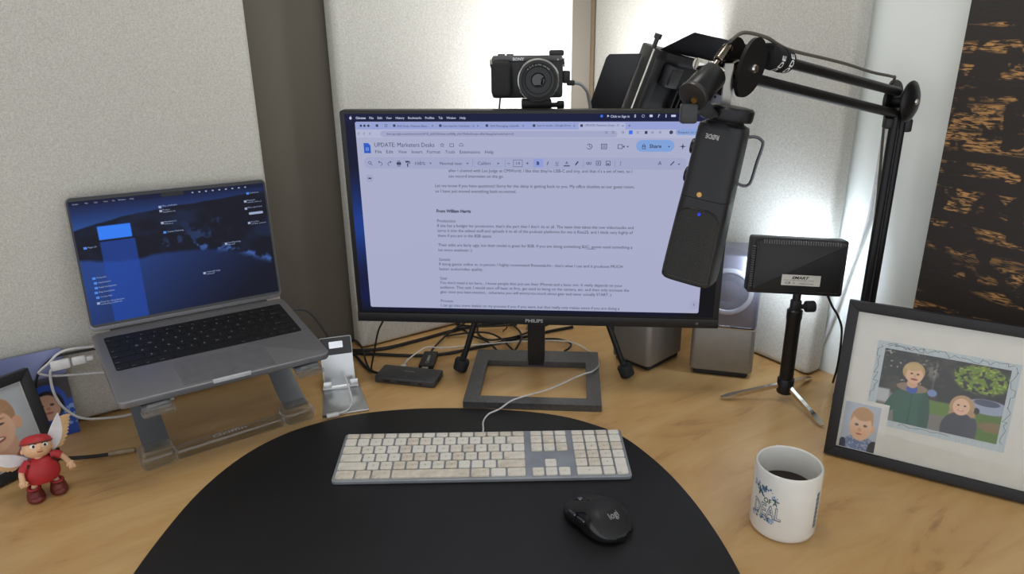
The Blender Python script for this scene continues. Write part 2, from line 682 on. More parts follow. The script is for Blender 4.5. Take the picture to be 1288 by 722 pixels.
# ------------------------------------------------------------------ canvas on the right wall
def canvas_mat():
    m = bpy.data.materials.new('canvas_paint')
    m.use_nodes = True
    nt = m.node_tree
    b = nt.nodes['Principled BSDF']
    tc = nt.nodes.new('ShaderNodeTexCoord')
    def noise(sc, det, dist=0.0):
        mp = nt.nodes.new('ShaderNodeMapping')
        mp.inputs['Scale'].default_value = sc
        nt.links.new(tc.outputs['Object'], mp.inputs['Vector'])
        n = nt.nodes.new('ShaderNodeTexNoise')
        n.inputs['Scale'].default_value = 1
        n.inputs['Detail'].default_value = det
        n.inputs['Distortion'].default_value = dist
        nt.links.new(mp.outputs['Vector'], n.inputs['Vector'])
        return n
    def ramp(node, a, c):
        r = nt.nodes.new('ShaderNodeValToRGB')
        r.color_ramp.elements[0].position, r.color_ramp.elements[1].position = a, c
        nt.links.new(node.outputs[0], r.inputs['Fac'])
        return r
    rows = ramp(noise((4.0, 4.0, 48.0), 1.0, 0.3), 0.47, 0.54)
    dash = ramp(noise((34.0, 34.0, 40.0), 2.0), 0.47, 0.53)
    fine = ramp(noise((70.0, 70.0, 420.0), 4.0, 0.6), 0.44, 0.58)
    m1 = nt.nodes.new('ShaderNodeMath'); m1.operation = 'MULTIPLY'
    m2 = nt.nodes.new('ShaderNodeMath'); m2.operation = 'MULTIPLY'
    nt.links.new(rows.outputs[0], m1.inputs[0]); nt.links.new(dash.outputs[0], m1.inputs[1])
    nt.links.new(m1.outputs[0], m2.inputs[0]); nt.links.new(fine.outputs[0], m2.inputs[1])
    mx = nt.nodes.new('ShaderNodeMix'); mx.data_type = 'RGBA'
    mx.inputs[6].default_value = lin((52, 46, 44)) + (1,)
    mx.inputs[7].default_value = lin((200, 150, 92)) + (1,)
    nt.links.new(m2.outputs[0], mx.inputs[0])
    nt.links.new(mx.outputs[2], b.inputs['Base Color'])
    bp = nt.nodes.new('ShaderNodeBump')
    bp.inputs['Strength'].default_value = 0.4
    bp.inputs['Distance'].default_value = 0.002
    nt.links.new(noise((80, 80, 160), 3).outputs[0], bp.inputs['Height'])
    nt.links.new(bp.outputs['Normal'], b.inputs['Normal'])
    b.inputs['Roughness'].default_value = 0.7
    return m

PRw = PRo - nR * 0.05
bm = B()
prism(bm, [(0.168, 0.168), (0.72, 0.168), (0.72, 0.95), (0.168, 0.95)], 0.001, 0.026, bev=0.003)
o = obj('canvas_painting', bm, canvas_mat(), M=frame(PRw, eR, (0, 0, 1), nR))
tag(o, 'dark abstract canvas with rows of gold dashes on the right wall', 'painting')

# ------------------------------------------------------------------ monitor
MON = TR(0.0377, 1.1508, 0) @ RZ(-0.0841)
monitor = thing('computer_monitor', 'black flat monitor showing a text document, on a square open stand', 'monitor', MON)
PAN = TR(0, 0, 0.1286) @ RX(0.0159)
MBLK = mat('monitor_bezel_plastic', (26, 26, 28), 0.4)
bm = B()
Mf = PAN @ RX(math.pi / 2)            # local x,y = screen x,z ; local z = towards the viewer
prism(bm, rrect(-0.309, 0.003, 0.310, 0.364, 0.004, 3), -0.024, -0.0005, Mf, bev=0.0015)
obj('housing', bm, MBLK, monitor)
bm = B()
box(bm, (0.0, 0.19, -0.038), (0.36, 0.22, 0.036), Mf, bev=0.012, seg=3)
box(bm, (0.0, 0.17, -0.07), (0.11, 0.11, 0.04), Mf, bev=0.006)
obj('back_cover', bm, MBLK, monitor)
bm = B()
prism(bm, [(-0.309, 0.003), (0.310, 0.003), (0.310, 0.0195), (-0.309, 0.0195)], -0.0008, 0.0018, Mf, bev=0.0008)
chin = obj('bottom_bezel', bm, MBLK, monitor)
L = Letters()
L.add('PHILIPS', -15, 7.6, 8.6, 15, lift=2.0, bold=0.02)
L.mesh('brand_lettering', mat('silver_print', (165, 165, 168), 0.4), chin, Mf, scale=0.001)
bm = B()
cyl(bm, (0.2745, 0.0115, 0.0015), (0.2745, 0.0115, 0.0022), 0.0022)
obj('power_light', bm, mat('dim_led_lens', (95, 95, 100), 0.3), chin, M=Mf)
# stand
bm = B()
out = rrect(-0.1195, -0.0630, 0.1170, 0.1515, 0.002, 2)
inn = rrect(-0.0945, -0.0388, 0.0923, 0.1023, 0.002, 2)
t = B()
vo = [[t.verts.new((x, y, z)) for x, y in out] for z in (0, 0.012)]
vi = [[t.verts.new((x, y, z)) for x, y in inn] for z in (0, 0.012)]
n = len(out)
for i in range(n):
    j = (i + 1) % n
    t.faces.new((vo[0][i], vo[0][j], vo[1][j], vo[1][i]))
    t.faces.new((vi[0][j], vi[0][i], vi[1][i], vi[1][j]))
    t.faces.new((vo[1][i], vo[1][j], vi[1][j], vi[1][i]))
    t.faces.new((vo[0][j], vo[0][i], vi[0][i], vi[0][j]))
merge(bm, t)
obj('base', bm, mat('brushed_black_base', (88, 88, 90), 0.38, 0.5, var=0.15, scale=200), monitor, smooth=0)
bm = B()
box(bm, (-0.002, 0.115, 0.17), (0.032, 0.026, 0.335), bev=0.002)
box(bm, (-0.002, 0.092, 0.31), (0.032, 0.045, 0.06), bev=0.002)
obj('column', bm, mat('column_plastic', (30, 30, 31), 0.5), monitor)

# the screen: wallpaper, browser window and its lettering
def wallpaper(X, Y):
    b = vnoise(X, Y, 3, 9, 3)
    C = np.zeros(X.shape + (3,)) + np.array([10, 16, 46])
    C = put(C, band(Y, 0.30, 0.62, 0.25) * 0.9, (24, 62, 150))
    C = put(C, band(Y, 0.66, 0.86, 0.08) * 0.5 * (b > 0.45), (60, 110, 190))
    C = put(C, np.clip(1.4 - Y * 5.2, 0, 1), (14, 24, 70))
    C = put(C, np.clip((X - 0.9) * 30, 0, 1), (7, 7, 11))
    C = put(C, np.clip(1.0 - Y * 14, 0, 1) * 0.8, (9, 11, 24))
    C = put(C, band(Y, 0.958, 1.2, 0.01), (17, 22, 58))
    return C
scr = picture('screen', 0.601, 0.3365, wallpaper, attr_mat('wallpaper_glow', 0.57), monitor, Mf @ TR(-0.3005, 0.0225, 0.0002), nx=120)

def panel2d(name, polys, col, lift, s=SCREEN):
    L = Letters()
    for p in polys:
        L.rect(*p[:4], lift=lift, r=p[4] if len(p) > 4 else 0)
    return L.mesh(name, emi('glow_%d_%d_%d' % col, col, s), scr, Mf, scale=0.001)

panel2d('browser_window', [(-284.5, 30.0, 275.5, 346.8, 3)], (166, 170, 199), 0.5)
panel2d('tab_strip', [(-284.3, 334.6, 275.3, 346.6, 2.5)], (146, 158, 208), 0.7)
panel2d('address_bar', [(-284.3, 321.6, 275.3, 334.8)], (174, 178, 206), 0.8)
panel2d('active_tab', [(68.9, 334.7, 141.1, 345.2, 2)], (170, 177, 210), 0.9)
panel2d('address_field', [(-245, 322.8, 129, 332.6, 4.5)], (159, 163, 196), 0.9)
panel2d('toolbar_strip', [(-274.5, 272.5, 238, 290.8, 8)], (158, 163, 196), 0.7)
panel2d('bold_highlight', [(-1.3, 275.6, 14, 289.0, 2)], (138, 152, 212), 0.9)
panel2d('share_button', [(158.6, 300.8, 217.5, 318.8, 8.9)], (122, 158, 214), 0.9)
panel2d('edit_request_button', [(218.2, 326.4, 262, 335.6, 4.5)], (132, 158, 210), 1.0)
panel2d('side_button', [(-274, 249.8, -261, 262.6, 6.3)], (157, 162, 190), 0.8)
panel2d('chevron_button', [(259, 37, 275, 54, 7.9)], (160, 164, 193), 0.8)
L = Letters()
L.poly([(-273.2, 297.1), (-262.2, 297.1), (-262.2, 309.5), (-265.8, 313.2), (-273.2, 313.2)], 0.9)
L.mesh('document_icon', emi('icon_blue', (28, 84, 190)), scr, Mf, scale=0.001)
L = Letters()
L.frame(-269.8, 301.5, -265.6, 306, 0.8, 1.1)
L.mesh('document_icon_glyph', emi('icon_pale', (150, 180, 230)), scr, Mf, scale=0.001)

DOC = [("after I chatted with Lee Judge at CMWorld. I like that they're USB-C and tiny, and that it's a set of two, so I", -137.6, 154.5, 267.3),
 ('can record interviews on the go.', -137.9, -48.8, 258.2),
 ('Let me know if you have questions! Sorry for the delay in getting back to you. My office doubles as our guest room,', -160.4, 159.2, 242.5),
 ('so I have just moved everything back to normal.', -160.5, -28.7, 233.6),
 ('Production', -160.2, -129.9, 183.6),
 ("If she has a budget for production, that's the part that I don't do at all. The team that takes the raw video/audio and", -160.5, 161.1, 175.4),
 ('turns it into the edited stuff and uploads it to all of the podcast platforms for me is Rise25, and I think very highly of', -160.5, 160.3, 167.0),
 ('them if you are in the B2B space.', -160.4, -70.1, 158.3),
 ('Their edits are fairly ugly, but their model is great for B2B. If you are doing something B2C, gonna need something a', -160.4, 160.6, 142.1),
 ('lot more aesthetic :)', -160.4, -103.9, 133.3),
 ('Guests', -160.3, -141.4, 116.7),
 ("If doing guests online vs. in person, I highly recommend Riverside.fm - that's what I use and it produces MUCH", -160.4, 146.0, 108.4),
 ('better audio/video quality.', -160.3, -86.4, 99.7),
 ('Gear', -160.2, -147.5, 83.0),
 ("You don't need a lot here... I know people that just use their iPhones and a basic mic. It really depends on your", -160.7, 147.3, 74.9),
 ('audience. That said, I would start off basic at first, get used to being on the camera, etc. and then only increase the', -160.7, 158.8, 66.6),
 ('gear once you have traction... otherwise you will worry too much about gear and never actually START :)', -160.7, 129.5, 58.2),
 ('Process', -160.5, -139.4, 41.6),
 ('I can go into more details on my process if you if you want, but that really only makes sense if you are doing a', -161.0, 144.1, 33.4)]
L = Letters()
for s, x0, x1, b in DOC:
    L.add(s, x0, b, 7.2, x1, lift=1.0)
L.add('From William Harris', -160.4, 200.2, 7.4, -103.8, lift=1.0, bold=0.035)
L.line(85.5, 140.6, 101, 140.6, 0.6, 1.0)
L.mesh('document_text', emi('text_dark', (38, 40, 60)), scr, Mf, scale=0.001)
L = Letters()
L.add('UPDATE: Marketers Desks', -255.5, 307.4, 9.6, -158.7, lift=1.1)
for s, x0, x1 in [('File', -255.1, -244.7), ('Edit', -236.9, -225.5), ('View', -217.5, -203.7), ('Insert', -195.8, -178.4), ('Format', -170.7, -149.4), ('Tools', -141.4, -126.1), ('Extensions', -118.3, -85.9), ('Help', -78.0, -64.3)]:
    L.add(s, x0, 297.2, 7.2, x1, lift=1.1)
for s, x0, x1, b in [('100%', -191.3, -174.6, 278.6), ('Normal text', -150.9, -115.6, 278.9), ('Calibri', -90.2, -69.4, 279.2), ('14', -28.3, -22.6, 279.4)]:
    L.add(s, x0, b, 7.0, x1, lift=1.1)
L.add('Share', 179.0, 306.6, 8.0, 197.7, lift=1.2, bold=0.02)
for s, x0, x1, b in [('ENS Daily Website Blam...', -216.5, -165.8, 338.6), ('Interview for Checkster - G', -143.3, -93.9, 338.8), ('ENS Messaging: LinkedIn', -68.1, -23.8, 338.9), ('Search results - Google Drive', 4.5, 56.4, 339.5), ('UPDATE: Marketers Desks - G', 78.7, 130.7, 339.8)]:
    L.add(s, x0, b, 4.6, x1, lift=1.2)
for x in (-160, -88, -17, 62, 137):
    L.line(x - 1.2, 339.2, x + 1.2, 341.6, 0.5, 1.2); L.line(x - 1.2, 341.6, x + 1.2, 339.2, 0.5, 1.2)
L.line(145, 340.8, 149, 340.8, 0.6, 1.2); L.line(147, 338.8, 147, 342.8, 0.6, 1.2)
L.add('docs.google.com/document/d/1E_pGS2Zzhka-cu4Sffg_ybnTRdlml3oajn-zRaUhxsgGel/edit?tab=t.0', -234.7, 326.4, 4.8, -32.1, lift=1.2)
L.add('Request to edit', 221.8, 329.2, 4.8, 255.5, lift=1.3)
# toolbar and header glyphs
w = 0.8
L.ring(-265.3, 281.8, 2.6, w, 1.1); L.line(-263.4, 279.9, -261.2, 277.6, w, 1.1)
for x, sgn in ((-247.9, 1), (-233.3, -1)):
    L.ring(x, 280, 3, w, 1.1, 10, -90, 90) if sgn > 0 else L.ring(x, 280, 3, w, 1.1, 10, 90, 270)
    L.line(x - 3 * sgn, 283, x, 283, w, 1.1); L.line(x - 3 * sgn, 283, x - 1.4 * sgn, 284.8, w, 1.1); L.line(x - 3 * sgn, 283, x - 1.4 * sgn, 281.2, w, 1.1)
L.rect(-221.5, 278.6, -214.3, 282.6, 1.1, 0.8); L.frame(-220, 281.8, -215.8, 285, 0.8, 1.1); L.frame(-220, 276, -215.8, 279.6, 0.8, 1.15)
L.rect(-207, 282.2, -201, 285, 1.1); L.line(-201, 283.6, -199.4, 283.6, w, 1.1); L.line(-199.6, 283.6, -199.6, 280.6, w, 1.1); L.line(-199.6, 280.6, -203.8, 280.6, w, 1.1); L.rect(-204.6, 275.5, -202.8, 280.8, 1.1)
for x in (-166.3, -106.4, -57.2, 145.8, 209.2, 226.2):
    yb = 308.4 if x in (145.8, 209.2) else 281.2
    L.poly([(x - 1.9, yb + 1), (x, yb - 1.2), (x + 1.9, yb + 1)], 1.2)
L.line(-42.6, 281.5, -38.2, 281.5, w, 1.1)
L.frame(-33.2, 276.0, -18.4, 287.4, 0.6, 1.1)
L.line(-13, 281.9, -8.6, 281.9, w, 1.1); L.line(-10.8, 279.7, -10.8, 284.1, w, 1.1)
for x in (-183, -98, -46, 78, 127):
    L.line(x, 276.5, x, 287, 0.25, 1.05)
L.add('B', 6.2, 279.6, 7.2, lift=1.2, bold=0.06, center=True)
L.add('I', 21.5, 279.6, 7.4, lift=1.2, shear=0.35, bold=0.03, center=True)
L.add('U', 36.3, 280.2, 6.4, lift=1.2, bold=0.01, center=True); L.rect(33.6, 278.2, 39, 278.9, 1.2)
L.add('A', 51.6, 280.6, 6.6, lift=1.2, bold=0.01, center=True); L.rect(46.8, 277.2, 56.4, 278.8, 1.2)
L.line(65.6, 280, 69.6, 285, 2.0, 1.2); L.line(64.8, 278.6, 66, 280.2, 1.0, 1.2)
L.ring(84.2, 282.2, 2.2, w, 1.2, 10); L.ring(88.2, 282.2, 2.2, w, 1.2, 10)
L.frame(97.4, 279, 105.2, 286, w, 1.2); L.line(99.4, 282.6, 103.2, 282.6, w, 1.2); L.line(101.3, 280.8, 101.3, 284.4, w, 1.2)
L.frame(112.8, 278.6, 120, 286, w, 1.2); L.poly([(114, 280), (116.2, 282.8), (118.8, 280)], 1.2)
for k in range(3):
    L.rect(135.2, 279 + 2.6 * k, 136.4, 280.2 + 2.6 * k, 1.2)
L.line(194.2, 279.8, 196.6, 285.6, w, 1.2); L.line(196.6, 285.6, 199, 280.2, w, 1.2); L.line(195.2, 281.9, 198, 281.9, w, 1.2)
L.line(213.2, 279.6, 218.6, 285.6, 1.6, 1.2)
L.ring(86.4, 308.5, 4.4, 0.9, 1.2, 16, -150, 150); L.line(86.4, 308.5, 86.4, 311.4, w, 1.2); L.line(86.4, 308.5, 88.6, 307.2, w, 1.2)
L.frame(104.6, 304.6, 113.8, 312.8, 0.9, 1.2)
for k in range(3):
    L.line(106.4, 307 + 1.7 * k, 112, 307 + 1.7 * k, 0.6, 1.2)
L.frame(130.4, 305, 137.8, 312, 0.9, 1.2); L.poly([(138.2, 308.4), (140.8, 311), (140.8, 306)], 1.2)
L.ring(170.6, 310.4, 2.2, w, 1.2, 10); L.frame(168, 304.8, 173.4, 309.8, 0.9, 1.2)
L.poly([(230.1, 314), (231.1, 309.9), (235.2, 308.9), (231.1, 307.9), (230.1, 303.8), (229.1, 307.9), (225, 308.9), (229.1, 309.9)], 1.2)
st = []
for k in range(10):
    rr = 3.4 if k % 2 == 0 else 1.5
    a = math.radians(90 + 36 * k)
    st.append((-145.9 + rr * math.cos(a), 310.4 + rr * math.sin(a)))
for p, q in zip(st, st[1:] + st[:1]):
    L.line(p[0], p[1], q[0], q[1], 0.6, 1.2)
L.frame(-134.2, 307.6, -127.4, 312.8, 0.7, 1.2)
L.ring(-115.6, 310, 3.4, 0.7, 1.2, 12, 0, 180); L.line(-119.6, 309, -111.6, 309, 0.7, 1.2)
L.rect(-270, 255.2, -265, 257.4, 1.1)
L.line(266, 45.6, 268.2, 47.6, 0.7, 1.1); L.line(266, 45.6, 268.2, 43.6, 0.7, 1.1)
for x in (111.9, 122.5, 137.5, 160.3, 182.7, 194.3):
    L.ring(x, 330.4, 1.8, 0.5, 1.2, 10)
L.rect(170.8, 328, 175, 332.6, 1.2, 1); L.poly(circ(211, 330.6, 2.9, 14), 1.2)
for x in (-279.5, -270.5, -261):
    L.ring(x, 328.2, 1.8, 0.5, 1.2, 8, 30, 300)
for x in (-275, -269.2, -262.9):
    L.poly(circ(x, 340.6, 2.0, 12), 1.2)
for x in (-249, -221.2, -147.5, -73.9, -0.1, 73.6):
    L.rect(x - 2, 338.8, x + 2, 342.8, 1.2, 0.6)
L.frame(-236.6, 338.8, -232.6, 342.8, 0.6, 1.2)
L.mesh('interface_lettering', emi('ui_dark', (48, 52, 80)), scr, Mf, scale=0.001)
L = Letters()
L.rect(146.5, 327.6, 152.3, 333.4, 1.2, 0.8)
L.poly(circ(104, 355.2, 2.1, 14), 1.0)
L.mesh('blue_icon', emi('icon_blue2', (40, 110, 230)), scr, Mf, scale=0.001)
# menu bar
L = Letters()
for s, x0, x1 in [('Chrome', -282.4, -266.3), ('File', -260.4, -253.7), ('Edit', -247.2, -239.6), ('View', -233.6, -224.5), ('History', -218.1, -204.3), ('Bookmarks', -198.4, -177.0), ('Profiles', -171.1, -156.7), ('Tab', -149.9, -143.3), ('Window', -137.6, -122.4), ('Help', -116.2, -107.1)]:
    L.add(s, x0, 351.0, 5.0, x1, lift=0.8, bold=0.03 if s == 'Chrome' else 0.012)
L.add('Click to Sign in', 117.7, 353.0, 5.0, 146.5, lift=0.8, bold=0.012)
L.poly(circ(-290.9, 352.4, 2.0, 14, 2.2), 0.8); L.poly([(-291, 354.8), (-289.6, 356.4), (-290, 354.9)], 0.8)
L.poly([(112.6, 353.4), (112.6, 357.4), (115.8, 355.4)], 0.8)
L.add('S', 155, 353.2, 6, lift=0.8, bold=0.03, center=True)
L.ring(167.2, 355.2, 2.2, 0.5, 0.8, 12); L.rect(176.8, 353.6, 181.4, 357.2, 0.8, 0.6)
L.line(190, 353, 190.8, 357.6, 0.9, 0.8); L.line(190.8, 357.4, 192.4, 356.6, 0.8, 0.8)
L.line(201.7, 353, 201.7, 357.6, 1.2, 0.8); L.rect(209.4, 353.8, 216.4, 357, 0.8, 0.8); L.poly([(221.6, 356.4), (223.4, 353.6), (225.2, 356.4)], 0.8)
L.mesh('menu_bar_text', emi('menu_white', (190, 198, 222)), scr, Mf, scale=0.001)

# ------------------------------------------------------------------ laptop and its stand
LAP = TR(-0.5329, 1.1237, 0.1673) @ RZ(0.6262) @ RY(0.0283) @ RX(0.1374) @ Matrix.Scale(0.965, 4)
laptop = thing('laptop_computer', 'open dark grey laptop with a blue coastline wallpaper, raised on a stand', 'laptop', LAP)
LW, LD = 0.3126, 0.2212
bm = B()
prism(bm, rrect(-LW / 2, -LD, LW / 2, 0.0, 0.011, 6), -0.0113, -0.0002, bev=0.0016, seg=3)
lbase = obj('base', bm, SPACE_GREY, laptop)
bm = B()
prism(bm, rrect(-0.142, -0.1320, 0.143, -0.0215, 0.004, 4), -0.0002, 0.0001)
obj('keyboard_well', bm, mat('black_key_well', (12, 12, 13), 0.6), laptop)
bm = B()
prism(bm, rrect(-0.067, -0.2145, 0.069, -0.1440, 0.003, 4), -0.0003, 0.00015)
obj('trackpad', bm, mat('trackpad_glass', (128, 127, 130), 0.35, 0.5), laptop)
bm = B()
cyl(bm, (-0.128, 0.003, -0.003), (0.128, 0.003, -0.003), 0.0042)
obj('hinge', bm, mat('hinge_black', (28, 28, 30), 0.4), laptop)
bm = B()
prism(bm, rrect(-0.028, -LD - 0.0006, 0.028, -LD + 0.004, 0.0006, 2), -0.0042, 0.0003)
obj('thumb_notch', bm, mat('thumb_notch_edge', (205, 207, 210), 0.5, 0.2), laptop)

KEY_L = mat('laptop_key_black', (16, 16, 17), 0.5, bump=0.1)
def key_mesh(w, d, h, bev, material, cache={}):
    k = (round(w, 5), round(d, 5), h, material.name)
    if k not in cache:
        bm = B()
        prism(bm, rrect(-w / 2, -d / 2, w / 2, d / 2, min(0.0018, d / 4), 2), 0, h, bev=bev, seg=1)
        bmesh.ops.recalc_face_normals(bm, faces=bm.faces[:])
        me = bpy.data.meshes.new('key')
        bm.to_mesh(me)
        bm.free()
        me.materials.append(material)
        cache[k] = me
    return cache[k]

def put_key(me, x, y, z, parent):
    o = bpy.data.objects.new('key', me)
    COL.objects.link(o)
    o.parent = parent
    o.location = (x, y, z)
    return o

ROWS = [
    [(1.5, 'ctrl'), (1.25, 'alt'), (1.5, 'cmd'), (6.0, ''), (1.5, 'cmd'), (1.25, 'alt'), (1.5, 'ctrl')],
    [(2.25, 'shift')] + [(1, c) for c in 'ZXCVBNM,./'] + [(2.25, 'shift')],
    [(1.75, 'caps')] + [(1, c) for c in "ASDFGHJKL;'"] + [(1.75, 'return')],
    [(1.5, 'tab')] + [(1, c) for c in 'QWERTYUIOP[]\\'],
    [(1, c) for c in '`1234567890-='] + [(1.5, 'delete')],
]
leg = Letters()
px = 0.285 / 14.5
py = 0.1105 / 6
LROWS = [[(1, 'fn'), (1, 'ctrl'), (1, 'opt'), (1.25, 'cmd'), (5, ''), (1.25, 'cmd'), (1, 'opt'), (1, '<'), (1, '^'), (1, '>')]] + ROWS[1:] + [[(1.5, 'esc')] + [(1, 'F%d' % k) for k in range(1, 13)] + [(1, '')]]
for r, row in enumerate(LROWS):
    x = -0.142
    y = -0.1320 + (r + 0.5) * py
    for wd, s in row:
        w_ = wd * px
        put_key(key_mesh(w_ - 0.0028, py - 0.0028, 0.0009, 0.0002, KEY_L), x + w_ / 2, y, 0.0001, laptop)
        if s:
            if len(s) == 1:
                leg.add(s, (x + w_ / 2) * 1000, y * 1000 - 1.9, 5.4, lift=1.1, center=True)
            else:
                leg.add(s, x * 1000 + 2.6, y * 1000 - 5.4, 3.2, lift=1.1)
        x += w_
leg.mesh('key_legends', mat('legend_white', (150, 150, 155), 0.6), laptop, scale=0.001)

# lid
LID = RX(-0.292)
bm = B()
Ml = LID @ RX(math.pi / 2)            # x,y -> screen x,z ; +z towards the user
prism(bm, rrect(-LW / 2, 0.002, LW / 2, LD - 0.002, 0.010, 6), -0.0045, -0.0003, Ml, bev=0.0012)
lid = obj('lid', bm, SPACE_GREY, laptop)
bm = B()
prism(bm, rrect(-LW / 2 + 0.0015, 0.009, LW / 2 - 0.0015, LD - 0.0035, 0.0085, 6), -0.0006, 0.0, Ml)
obj('screen_bezel', bm, mat('glossy_black_glass', (8, 8, 10), 0.12, coat=0.3), lid)

def coast(X, Y):
    n1 = vnoise(X, Y, 6, 5, 11, 4)
    n2 = vnoise(X, Y, 26, 18, 12, 3)
    C = np.zeros(X.shape + (3,))
    sky = np.clip((1 - Y) / 0.25, 0, 1)[..., None]
    C[:] = np.array([17, 23, 56]) * (1 - sky) + np.array([40, 80, 150]) * sky
    ridge = 0.80 + 0.13 * X ** 0.8 - 0.10 * np.maximum(0.3 - X, 0) + 0.02 * vnoise(X, Y * 0, 8, 1, 5)
    land = np.clip((ridge - Y) / 0.012, 0, 1)
    C = put(C, land, (15, 17, 30))
    C = put(C, land * np.clip((n1 - 0.52) * 5, 0, 1) * 0.5, (30, 48, 88))
    shore = 0.55 - 0.05 * np.sin(X * 7) - 0.34 * np.clip(X - 0.35, 0, 1) + 0.06 * (n1 - 0.5)
    sea = np.clip((shore - Y) / 0.03, 0, 1)
    deep = np.clip(1.1 - X * 1.0 - (0.42 - Y) * 0.8, 0, 1)[..., None]
    seac = np.array([12, 15, 32]) * (1 - deep) + np.array([34, 62, 128]) * deep
    C = C * (1 - sea[..., None]) + seac * sea[..., None]
    foam = np.exp(-((Y - shore - 0.01) / 0.035) ** 2) * np.clip((n2 - 0.56) * 9, 0, 1) * np.clip((X - 0.3) * 6, 0, 1)
    C = put(C, foam * 0.8, (66, 104, 180))
    rockl = np.exp(-((Y - 0.55 - (X - 0.45) * 0.5) / 0.12) ** 2) * np.clip((n2 - 0.6) * 8, 0, 1) * band(X, 0.35, 0.75, 0.1)
    C = put(C, rockl * 0.5, (52, 80, 140))
    # window being shown translucent over the desktop
    C = put(C, band(X, 0.108, 0.277, 0.006) * band(Y, 0.0, 0.66, 0.006) * 0.75, (30, 68, 158))
    C = put(C, band(X, 0.108, 0.266, 0.004) * band(Y, 0.675, 0.785, 0.006), (50, 122, 240))
    C = put(C, band(Y, 0.965, 1.1, 0.006) * 0.6, (16, 20, 44))
    return C
lscr = picture('screen', 0.3035, 0.1985, coast, attr_mat('laptop_glow', 0.62), lid, Ml @ TR(-0.15175, 0.0135, 0.0002), nx=300)
bm = B()
prism(bm, rrect(-0.0175, 0.2055, 0.0175, 0.2125, 0.002, 3), 0.0, 0.0005, Ml)
obj('camera_notch', bm, mat('notch_black', (6, 6, 7), 0.3), lid)
L = Letters()
LB = Letters()
for (x, y, s, t2) in [(-20.3, 189.6, 'Misc_challenges', ''), (-20.1, 182.9, 'Product', 'Headshots (7)'), (-20.9, 163.1, 'Marketers to', 'Follow.ai'), (118.3, 183.0, 'Proposals', 'content_outline_2'), (117.7, 170.4, 'BDG_report_final', ''), (119.5, 144.6, 'RC & Meta', 'schedule_notes.txt'), (74.8, 113.9, 'GoalsMarketing', 'Plan.pdf'), (31.6, 68.7, 'ContentStrategy', 'notes.pdf'), (-134.9, 47.8, 'Pitch for blog feature', 'marketing_outline.xls')]:
    L.rect(x - 4.5, y - 2.2, x - 0.2, y + 1.6, 0.6)
    L.add(s, x + 1.0, y, 3.4, x + 1.0 + 1.55 * len(s), lift=0.6)
    if t2:
        L.add(t2, x + 1.0, y - 3.4, 3.2, x + 1.0 + 1.45 * len(t2), lift=0.6)
for (x, y, s) in [(-19.8, 146.9, 'Content Marketing'), (-138.4, 138.0, 'Pages 24'), (-134.7, 88.4, 'Proposals'), (-133.8, 80.4, 'Applications'), (-134.0, 72.6, 'Rapid development'), (-135.4, 65.0, 'Blog Automation'), (-134.5, 56.9, 'On Now Wiki'), (124.4, 196.4, 'Interviews')]:
    LB.rect(x - 4.5, y - 2.0, x + 0.2, y + 1.8, 0.6, 0.5)
    L.add(s, x + 1.8, y - 0.8, 3.4, x + 1.8 + 1.5 * len(s), lift=0.6)
L.rect(119, 158.6, 144, 162.8, 0.6, 1.5)
x = -146
for s in ('Finder', 'File', 'Edit', 'View', 'Go', 'Window', 'Help'):
    L.add(s, x, 206.6, 3.2, lift=0.6)
    x += 2.2 * len(s) + 4
for k in range(9):
    L.rect(30 + 11 * k, 206.6, 33 + 11 * k, 208.6, 0.6)
L.mesh('desktop_icons', emi('laptop_white', (150, 162, 196)), lscr, Ml, scale=0.001)
LB.mesh('folder_icons', emi('laptop_folder', (70, 130, 220)), lscr, Ml, scale=0.001)

# stand
STD = TR(-0.5329, 1.1237, 0) @ RZ(0.6262)
stand = thing('laptop_stand', 'clear acrylic and aluminium stand holding up the laptop', 'laptop stand', STD)
ACR = bpy.data.materials.new('clear_acrylic')
ACR.use_nodes = True
_nt = ACR.node_tree
_nt.nodes.remove(_nt.nodes['Principled BSDF'])
_tr = _nt.nodes.new('ShaderNodeBsdfTransparent')
_tr.inputs[0].default_value = (0.90, 0.92, 0.92, 1)
_gl = _nt.nodes.new('ShaderNodeBsdfGlossy')
_gl.inputs['Roughness'].default_value = 0.10
_df = _nt.nodes.new('ShaderNodeBsdfTranslucent')
_df.inputs[0].default_value = (0.9, 0.92, 0.93, 1)
_nz = _nt.nodes.new('ShaderNodeTexNoise')
_nz.inputs['Scale'].default_value = 120
_lw = _nt.nodes.new('ShaderNodeLayerWeight')
_pw = _nt.nodes.new('ShaderNodeMath'); _pw.operation = 'POWER'; _pw.inputs[1].default_value = 2.2
_nt.links.new(_lw.outputs['Facing'], _pw.inputs[0])
_ma = _nt.nodes.new('ShaderNodeMath'); _ma.operation = 'MULTIPLY_ADD'; _ma.inputs[1].default_value = 0.95; _ma.inputs[2].default_value = 0.14
_nt.links.new(_pw.outputs[0], _ma.inputs[0])
_m1 = _nt.nodes.new('ShaderNodeMixShader')
_nt.links.new(_nz.outputs['Fac'], _m1.inputs[0])
_nt.links.new(_gl.outputs[0], _m1.inputs[1]); _nt.links.new(_df.outputs[0], _m1.inputs[2])
_m2 = _nt.nodes.new('ShaderNodeMixShader')
_nt.links.new(_ma.outputs[0], _m2.inputs[0])
_nt.links.new(_tr.outputs[0], _m2.inputs[1]); _nt.links.new(_m1.outputs[0], _m2.inputs[2])
_nt.links.new(_m2.outputs[0], _nt.nodes['Material Output'].inputs['Surface'])
ARM_M = mat('stand_aluminium', (150, 154, 160), 0.4, 0.75, var=0.04, bump=0.05)
